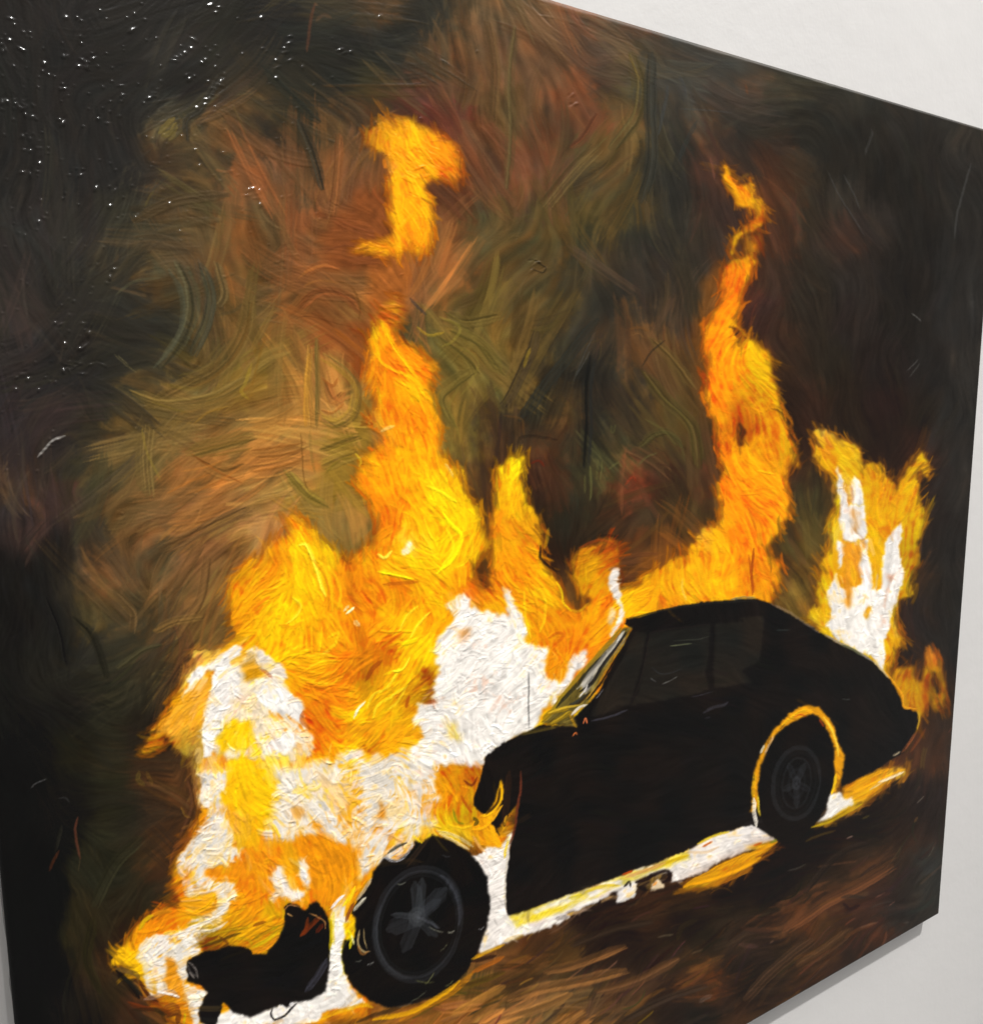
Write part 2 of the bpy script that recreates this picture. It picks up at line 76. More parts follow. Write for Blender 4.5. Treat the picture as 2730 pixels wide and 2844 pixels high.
# brush direction, degrees in the picture (0 = to the right, 90 = down): "x y angle" over the whole picture, 1881 wide
FLOW = """60 60 80 200 100 -35 400 130 -40 330 160 -45 80 300 88 200 300 85 60 500 60 200 480 -55 320 400 5 480 250 35 560 150 20 640 130 5 560 300 75 640 60 5 620 180 20
700 300 80 820 300 40 860 380 60 760 420 85 820 460 75 700 460 15 450 430 80 400 600 80 330 560 -5 430 700 -50 300 700 25 250 650 15 200 750 45 330 800 10 250 880 -25 150 700 -30 120 850 -40 60 900 70 60 1050 80
560 560 -20 620 560 40 640 660 30 600 740 80 670 700 75 720 620 70 640 820 0 600 880 -15 700 900 70 520 850 -20 480 900 -25 450 800 -30 430 950 -35 380 1000 -50 300 950 -60 300 1050 -55 330 1150 -50 260 1100 40 380 1250 -40 240 1300 -30 200 1400 20 260 1500 15
760 600 60 800 680 50 850 560 -60 900 500 -60 860 640 45 900 700 50 880 780 75 920 850 75 980 600 -60 1000 500 -50 1050 400 80 1000 200 70 940 100 80 1080 200 70 1150 300 -60 1150 420 -60 1060 560 -55 1130 650 -65 1150 780 80 1060 700 -60 1000 850 -55
1250 100 15 1400 150 15 1300 250 80 1400 330 70 1500 200 15 1600 300 60 1700 300 85 1800 400 85 1850 600 85 1600 500 65 1500 480 80 1650 700 85 1250 450 85 1250 650 80 1200 560 60 1280 750 70 1250 850 60 1300 950 60 1180 1000 -30 1100 950 80 1050 950 85
780 280 40 840 300 60 770 400 85 750 650 75 790 720 60 760 850 70 830 870 75 740 1000 85 850 980 60 880 1050 -60 800 1080 20 740 1100 60 570 1060 60 620 1120 75 520 1130 -50 560 1200 -80 640 1200 60 600 1280 0 660 1320 -20 780 1250 -60 760 1180 -70 820 1150 70 740 1350 -35 700 1400 -45 800 1350 -30 820 1420 30 600 1400 45
460 1280 -40 420 1350 -60 400 1450 -70 370 1350 -50 450 1500 80 500 1450 80 550 1350 50 550 1430 60 600 1500 40 620 1560 60 700 1500 -40 800 1500 50 860 1500 70 740 1580 -50 500 1650 75 420 1640 -50 450 1720 -70 400 1790 -30 330 1850 -25 280 1880 40 300 1830 -40 540 1700 75 600 1680 80 660 1720 -70 600 1650 60 500 1790 -20 340 1700 -30 300 1760 -25
900 1200 -40 920 1300 -45 880 1400 60 950 1150 50 960 1280 -45 1000 1330 -50 1000 1050 70 1020 1150 80 1080 1200 50 1100 1240 -55 1150 1150 -70 1200 1120 -30 1300 1100 80 1380 1000 85 1380 800 75 1400 650 -65 1420 550 -60 1440 850 75 1480 950 80 1420 1100 85 1420 440 60 1400 350 60 1470 400 75 1450 720 60
1520 1100 80 1620 900 70 1620 1100 85 1700 1050 80 1740 950 -70 1700 1200 80 1640 1280 80 1750 1300 -75 1800 1300 80 1840 1100 85 1820 1500 85
1300 1250 -12 1500 1250 15 1650 1350 35 1300 1400 -10 1200 1500 -12 1300 1600 -20 1100 1600 -15 1050 1450 -20 1500 1400 40
650 1960 -20 850 1930 -25 1000 1850 -25 1100 1750 -25 1300 1750 -28 1500 1700 -25 1600 1650 -30 1700 1600 -35 1500 1850 -35 1300 1900 -30 1200 1950 -25 1700 1750 -40 1780 1650 -60 1780 1500 -60
90 1200 85 80 1400 60 60 1700 85 170 1650 60 130 1850 88 230 1600 -15 260 1750 -20 200 1800 70"""
# closed patches of paint: "layer hex edge rag ; tile x y ... ; tile x y ..."   (layer f = flame, w = white, b = backdrop, c = car, g = glass, t = tyre front, r = tyre rear)
SHAPES = """
b 9a5826 14 16 ; 11 840 40 1180 -60 1240 120 1180 380 1080 560 900 600 850 400
b 7d4522 16 18 ; 10 640 1500 1000 1250 1080 1500 1100 1881 ; 11 860 160 560 120 500 0
b 8c4a20 14 14 ; 11 700 560 900 520 880 800 800 960 700 820
b 8a6a28 16 16 ; 11 560 1300 880 1000 900 1500 800 1881 500 1881
b 6b4420 12 14 ; 21 1480 200 1640 60 1560 560 1480 1200 1400 700
b 7a4a20 14 14 ; 22 1000 380 1350 250 1500 100 1400 400 1000 600
f - 3 9 ; 10 850 960 980 880 1150 870 1260 940 1400 980 1490 1080 1580 1200 1560 1330 1510 1400 1440 1310 1330 1340 1310 1450 1340 1600 1330 1850 ; 11 1340 0 1130 0 1100 30 950 40 870 0 ; 10 740 1870 900 1800 1060 1740 1030 1500 1010 1300 1000 1150 860 1050
f - 4 14 ; 11 905 560 980 380 1100 330 1150 380 1080 560 1120 680 1220 740 1340 820 1370 900 1360 960 1310 1010 1340 1100 1400 1220 1420 1340 1390 1460 1480 1560 1580 1650 1600 1800 1640 1881 ; 12 1700 0 1720 150 1750 260 1690 390 1650 480 1690 600 1881 620 ; 22 0 700 200 1100 ; 23 0 600 ; 13 1600 500 800 1800 300 1900 ; 12 650 1500 600 1000 ; 12 0 430 130 310 230 220 250 150 290 90 330 90 390 150 470 240 600 330 660 400 700 480 780 340 880 280 950 180 900 100 870 0 ; 11 790 1780 800 1640 860 1560 820 1560 760 1490 850 1530 930 1470 960 1380 880 1290 860 1210 920 1150 900 1010 830 960 840 880 900 790 880 700
f - 2 7 ; 12 0 400 700 470 900 1800 ; 13 1000 1000 560 1850 0 2300 ; 03 1250 2600 1300 1881 1230 1760 1140 1730 1080 1650 1020 1560 960 1500 900 1430 820 1460 860 1380 950 1260 1020 1150 1120 1060 1250 1000 1330 980 1310 950 1280 860 1280 760 1310 650 1400 520 1450 400 1490 280 1470 150 1460 0 ; 02 1420 1881 1330 1830 1240 1760 1110 1860 1060 1830 1090 1790 1110 1710 1180 1640 1230 1570 1270 1480 1310 1400 1350 1310 1380 1230 1430 1180 1420 1080 1560 1080 1650 1060 1700 1020 1750 980 1710 880 1730 760 1700 650 1740 570 1790 480
f - 2 8 ; 11 1810 1820 1840 1640 ; 21 0 1560 60 1500 90 1530 150 1520 155 1600 120 1680 160 1800 180 1881 ; 22 190 0 240 80 290 180 290 280 260 350 300 440 370 500 420 600 440 700 460 780 540 800 640 730 560 620 500 540 500 420 540 360 620 310 680 290 760 260 830 300 870 400 860 480 850 600 900 640 1000 600 1030 520 1130 480 1220 430 1370 380 1400 300 1440 230 1480 170 1550 150 1560 230 1570 130 1600 60 1640 -10 ; 21 1580 1840 1560 1750 1620 1600 1600 1450 1560 1280 1500 1100 1500 980 1510 870 1500 680 1510 560 1560 460 1610 330 1640 130 1700 30 1860 20 1871 120 1840 190 1770 240 1765 380 1730 470 1720 560 1780 600 1881 670 ; 31 260 740 310 830 350 980 350 1120 400 1250 440 1350 460 1440 500 1560 500 1620 440 1560 420 1600 410 1750 420 1881 ; 32 430 110 380 110 330 220 280 330 330 420 350 550 320 650 280 760 0 900 ; 22 1000 1000 600 1600 200 1750 -300 1200 -100 500 ; 12 1780 640 1780 400 ; 12 1790 200
f - 1.5 5 ; 20 1630 1210 1680 1270 1720 1340 1800 1300 1860 1310 1868 1350 ; 30 15 1375 50 1330 130 1295 170 1330 180 1420 160 1470 230 1500 250 1580 240 1640 210 1690 150 1720 100 1730 60 1770 20 1850 10 1890 -20 1890 ; 20 1690 1830 1710 1750 1800 1700 ; 30 80 1680 160 1650 185 1600 150 1560 60 1520 10 1470 ; 20 1760 1510 1680 1420 1640 1320
f - 4 7 ; 30 130 1760 200 1740 215 1840 190 1890 100 1890
f - 1.5 8 ; 31 600 1360 650 1320 720 1330 800 1400 870 1400 940 1460 970 1560 980 1640 1010 1560 1080 1560 1150 1600 1190 1720 1230 1800 1250 1700 1300 1650 1340 1560 1440 1490 1470 1560 1485 1650 1470 1690 1430 1630 1390 1640 1390 1800 1405 1881 ; 32 1430 0 1440 100 1400 300 1420 430 1330 560 1350 680 1250 690 1230 800 1270 960 1250 1060 1200 1200 1190 1300 900 1400 640 900 560 830 600 740 650 760 650 620 680 440 720 350 730 150 780 60 ; 31 790 1881 780 1750 740 1650 680 1600 630 1500
f - 2 8 ; 32 1190 1290 1240 1240 1370 1230 1380 1310 1430 1340 1440 1230 1430 1150 1460 1040 1500 1080 1560 1200 1600 1400 1590 1520 1540 1560 1510 1500 1490 1380 1450 1340 1480 1440 1440 1560 1420 1640 1390 1680 1300 1700 1200 1400
b 2b2320 4 5 ; 32 1500 1240 1540 1300 1560 1400 1530 1430 1490 1330
b 5a3418 3 8 ; 12 1660 430 1700 420 1740 470 1760 600 1720 620 1690 540
b 50301a 3 5 ; 31 60 1250 110 1340 90 1440 50 1450 30 1380
b 3a2018 2 6 ; 31 -15 560 60 590 120 640 60 690 10 620
w f3eee6 2 12 ; 12 1440 750 1540 650 1600 680 1640 760 1750 830 1881 800 ; 22 0 600 50 640 90 750 120 850 190 1050 320 1090 340 1250 420 1350 300 1540 240 1660 0 1800 ; 12 1700 1950 1180 1950 1250 1760 1240 1650 1200 1500 1360 1480 1360 1380 1390 1300 1410 1240 1350 1180 1370 1060 1400 980 1480 900 1500 830
w f0e8da 3 16 ; 13 0 0 60 -60 250 -40 480 -60 660 -110 760 -200 840 -130 1000 -120 1250 -200 1420 -60 1400 80 1360 120 1390 300 1400 420 1200 480 1100 640 900 700 850 800 800 800 790 580 700 540 560 480 400 450 300 500 150 520 80 480 110 360 140 260 150 120 60 60
w f6e4c4 2 10 ; 12 -20 1060 100 1180 250 1290 360 1520 370 1640 450 1750 430 1881 0 1900 -200 1900 -350 1800 -300 1500 -200 1300
w f5f1ea 1.5 8 ; 12 20 1290 150 1300 260 1370 340 1480 370 1600 330 1640 200 1560 60 1480 10 1400
w f5f1ea 1.5 8 ; 12 60 1780 200 1700 300 1720 330 1800 250 1860 100 1870
w f4efe8 1.5 8 ; 02 1760 1020 1800 1080 1710 1200 1780 1250 1760 1400 1700 1500 1650 1650 1600 1760 1580 1881 1510 1881 1500 1700 1530 1500 1580 1350 1560 1250 1500 1290 1430 1350 1350 1450 1390 1310 1430 1240 1580 1180 1680 1100
w f3ede2 1.5 9 ; 03 1480 0 1700 0 1660 150 1710 230 1660 350 1740 450 1720 560 1850 560 1700 700 1560 700 1540 780 1600 810 1760 830 1750 960 1700 1100 1560 1200 1450 1330 1390 1400 1380 1570 1550 1640 1500 1750 1480 1881 1500 2100 1430 2100 1430 1881 1380 1680 1230 1650 1120 1690 1070 1580 1000 1400 1040 1300 1100 1240 1300 1200 1500 1080 1640 990 1590 900 1500 940 1370 930 1330 860 1340 760 1310 690 1400 540 1490 400 1560 280 1500 200
w f3eee6 1.5 5 ; 13 590 1020 700 900 690 1100 680 1200 665 1300 680 1500 780 1680 830 1720 700 1760 520 1790 500 1850 300 1900 0 1900 ; 03 1700 2300 1450 2300 1480 1881 ; 13 0 1700 500 1600 570 1400 600 1150
w f3ece4 1.5 5 ; 13 1600 650 1700 600 1760 550 1850 570 1881 540 ; 23 20 470 60 430 40 600 20 900 30 1080 200 1030 480 920 750 820 900 760 1050 710 1350 600 1500 500 1650 450 1840 390 1900 400 1881 560 1650 650 1500 740 1350 800 1230 830 1250 750 1100 765 980 810 900 870 800 905 700 960 450 1060 480 1085 380 1140 180 1210 0 1280 ; 13 1800 1290 1680 1350 1700 1200 1740 800
f f0d640 1.5 5 ; 23 30 1082 200 1032 480 922 750 822 900 762 1050 707 1350 597 1380 640 1100 745 900 830 700 910 480 1010 300 1080 100 1150
w f5eccc 1 4 ; 23 190 1045 330 990 470 930 560 915 480 980 380 1010 240 1060
w f5eee0 1 4 ; 23 600 890 740 825 880 800 860 860 740 880 640 920
w f3eee8 1 3 ; 23 830 980 840 890 900 860 950 815 990 830 960 930 910 960
w f0d8b0 1 3 ; 23 1080 890 1100 840 1150 790 1190 840 1190 870
w f2ece6 1.5 4 ; 33 0 450 100 400 145 390 140 300 150 180 190 180 210 300 240 420 340 505 200 545 0 640 -60 640
f - 2 4 ; 23 1330 880 1360 820 1500 760 1650 670 1800 610 1900 570 ; 33 100 560 240 530 345 505 300 560 210 640 120 720 0 790 -60 820 ; 23 1600 850 1450 870
f - 2 4 ; 33 820 115 900 80 960 45 1050 10 1150 -30 1300 -40 1310 20 1180 80 1100 160 980 240 860 310 720 380 610 420 660 380 760 300 850 230
w f4efe6 1.5 5 ; 33 745 160 800 150 880 200 910 190 920 230 850 290 700 350 640 385 700 280
w f0ece6 1.5 7 ; 31 790 1560 820 1640 850 1720 870 1881 ; 32 1000 0 1010 180 960 260 900 290 850 270 810 200 820 60 ; 31 810 1881 800 1700
w f0ece6 1.5 6 ; 31 930 1660 970 1740 1000 1881 900 1881 880 1780
w f2eee8 1.5 7 ; 32 780 260 850 300 840 440 790 540 840 640 870 780 900 700 960 560 940 440 980 250 1020 260 1030 460 1040 600 1010 760 1000 840 1060 700 1110 620 1110 500 1120 400 1140 260 1200 180 1260 130 1270 260 1250 330 1280 500 1260 600 1200 760 1160 880 1140 1100 1140 1230 1000 1110 900 1060 780 1000 700 900 720 760 740 600 810 500 800 380
w f5f0e8 1.5 6 ; 32 725 660 780 590 860 650 960 610 1090 650 1250 560 1235 700 1185 860 1150 1000 1140 1220 1000 1105 880 1040 760 900 715 770
w f3ece2 1.5 7 ; 22 840 480 875 490 850 560 880 700 910 800 900 860 780 980 770 960 840 860 870 760 800 700 780 620 800 540
w f3ece4 2 8 ; 22 520 1110 610 1090 620 1160 570 1240 480 1340 400 1460 350 1500 380 1400 470 1250
w e8c890 2 5 ; 22 790 760 760 860 800 900 830 800
w f5ecd8 2 6 ; 12 1100 350 1170 260 1190 290 1160 360 1110 390
w f5e8c8 1.5 4 ; 12 1440 740 1490 700 1540 660 1550 700 1480 750
w f0e4d4 1.5 5 ; 12 0 1040 120 1120 250 1230 270 1300 160 1300 60 1220
f e09a14 2 7 ; 12 0 1140 60 1230 130 1290 40 1290 -60 1330 -100 1200
f ffc410 2 10 ; 13 -20 -40 130 -60 170 100 150 300 90 420 40 560 -60 580 -150 400 -100 200
f ffc010 2 10 ; 03 1690 0 1881 0 1881 240 1780 260 1680 220 1660 150
f f0b038 2 10 ; 03 1660 290 1760 260 1860 330 1880 520 1790 470 1700 420
f e8900f 3 12 ; 13 380 470 460 470 560 480 640 530 720 640 800 570 805 700 800 830 720 930 600 1020 480 960 440 800 420 700 380 600
f e88c18 2 8 ; 03 1540 700 1600 730 1700 740 1881 600 1881 800 1600 800 1520 760
f e8a020 2 8 ; 03 1480 920 1600 900 1620 980 1560 1060 1460 1090 1380 1080 1330 960
w f4ece4 2 10 ; 13 100 750 180 700 260 690 300 780 340 880 420 900 400 920 320 960 220 930 160 1000 130 950 180 860
w f4efe8 2 6 ; 13 330 620 380 660 440 780 420 880 360 760 320 700
f e8a018 2 8 ; 13 280 500 330 560 340 700 340 880 290 870 240 760 200 640 230 580
f e0a048 3 7 ; 13 280 240 420 250 380 330 270 340
f e8a860 3 9 ; 13 540 140 740 200 760 300 640 270 560 200
f dc8c20 2 5 ; 13 930 190 990 260 990 350 940 340
f f0c078 4 10 ; 13 480 10 600 60 720 80 740 180 620 140 500 100
f e0901c 1.5 6 ; 03 1230 1380 1300 1400 1340 1560 1400 1680 1440 1881 1380 1881 1300 1660 1210 1560
f ffc010 1.5 6 ; 03 850 1400 960 1270 1000 1380 1070 1500 1040 1560 950 1480 900 1430 850 1460
f f0a830 2 7 ; 02 1480 1280 1550 1260 1560 1380 1560 1500 1480 1620 1400 1700 1300 1760 1150 1720 1250 1580 1340 1480
f ffc810 2 9 ; 02 1700 1620 1881 1600 1881 1800 1760 1850 1700 1820 1640 1881 1620 1760
f f0a018 2 7 ; 12 660 1700 720 1640 860 1600 1100 1620 1230 1640 1240 1760 1150 1790 1000 1730 880 1700 780 1720 720 1760
f e8a860 3 7 ; 12 1540 930 1640 940 1620 980 1560 1020
f e0c060 3 6 ; 12 1450 1640 1520 1600 1510 1700 1560 1750 1500 1780 1450 1720
f b8501a 1.5 6 ; 12 820 1770 880 1820 900 1870 850 1840
f e89828 2 6 ; 32 840 300 980 260 1000 300 950 430 920 600 880 790 850 720 850 560 860 440
f e8ac10 2 6 ; 32 1020 240 1120 220 1120 330 1100 460 1090 640 1040 620 1030 440
f e0a020 1 4 ; 32 1010 780 1060 760 1050 800 1000 860 980 830
f d8a060 2 6 ; 32 890 20 960 60 950 160 900 240 890 120
f c89878 2 6 ; 32 1160 520 1230 540 1180 580
f e09a50 2 6 ; 31 850 1720 920 1760 900 1860 870 1881
c - 0.6 1.5 ; 12 1740 1881 1881 1770 ; 22 0 1780 90 1735 180 1690 270 1645 350 1655 450 1650 540 1665 500 1610 540 1570 620 1490 700 1400 770 1260 870 1080 950 930 900 900 910 860 1000 840 1150 795 1300 755 1500 725 1700 710 1881 705 ; 32 0 715 180 705 290 740 400 800 560 890 700 980 850 1060 1000 1130 1130 1240 1230 1370 1290 1525 1390 1555 1400 1620 1370 1700 1280 1860 ; 33 960 50 820 110 800 60 ; 33 560 430 300 480 150 390 ; 23 1840 395 1650 448 1500 498 1350 590 1050 705 900 755 750 815 480 915 200 1025 30 1075 5 980 10 800 40 600 80 400 115 200 -30 400 -60 420 ; 13 1850 480 1780 420 1760 330 1700 300 1650 250 1650 200 1700 60
c - 0.8 3 ; 03 1390 1410 1430 1380 1500 1340 1600 1330 1700 1300 1780 1290 1860 1330 ; 13 0 1350 100 1365 170 1280 220 1190 235 1100 240 1010 280 980 350 1000 410 1030 430 980 480 965 510 990 560 1080 580 1160 582 1350 570 1500 550 1640 440 1700 320 1720 300 1722 260 1760 200 1745 100 1780 0 1830 ; 03 1850 1835 1740 1800 1660 1720 1640 1800 1610 1881 1560 1900 1490 1860 1480 1770 1540 1650 1500 1590 1390 1560 1385 1480
c 6a5a26 1.2 4 ; 22 290 1640 380 1540 620 1225 780 1040 880 930 950 925 900 1020 830 1130 700 1340 620 1480 500 1560 545 1665 400 1650
c 9a948a 1 3 ; 22 560 1340 700 1170 840 1000 900 950 900 1010 800 1130 680 1290 600 1420
g - 1.2 1 ; 22 1090 960 1300 930 1540 900 1530 1000 1520 1150 1500 1260 1530 1380 1400 1420 1200 1460 950 1500 1000 1400 1030 1250 1060 1100
g - 1.2 1 ; 22 980 950 1060 960 1020 1200 940 1490 800 1550 640 1590 760 1350 880 1150
g - 1.2 1 ; 22 1575 895 1800 870 ; 32 60 850 245 830 235 960 212 1170 80 1240 ; 22 1850 1330 1570 1375 1560 1200 1575 1000
f e89c14 1 4 ; 33 160 160 180 0 ; 32 210 1881 260 1780 320 1680 400 1590 480 1525 570 1500 660 1520 740 1600 790 1700 810 1800 830 1840 850 1870 ; 33 830 10 810 60 780 130 790 170 745 160 ; 33 775 20 ; 32 770 1881 760 1780 730 1700 680 1620 640 1580 580 1570 500 1590 420 1640 340 1720 290 1800 250 1881 ; 33 215 0 205 100 200 240 190 300 150 300
f ffb010 1 3 ; 13 1860 60 1876 120 1862 220 1832 300 1765 370 1700 410 1640 425 1640 385 1700 335 1780 260 1830 150
f f8a818 1 3 ; 13 1778 380 1802 400 1830 490 1852 560 1820 565 1780 470
t - 0.8 2.5 ; 13 1350 465 1480 500 1600 575 1700 690 1755 800 1772 950 1745 1180 1665 1380 1545 1560 1380 1680 1200 1735 1010 1762 860 1705 760 1620 690 1500 665 1380 680 1260 760 1240 770 1100 740 1060 780 960 880 830 900 750 980 640 1080 660 1190 570 1200 510 1260 530
r - 0.8 1 ; 32 540 1600 620 1580 680 1640 730 1730 760 1820 ; 33 765 0 745 150 700 260 620 400 500 500 370 530 290 470 235 380 205 260 205 120 220 0 ; 32 300 1830 340 1750 400 1670 470 1620
"""
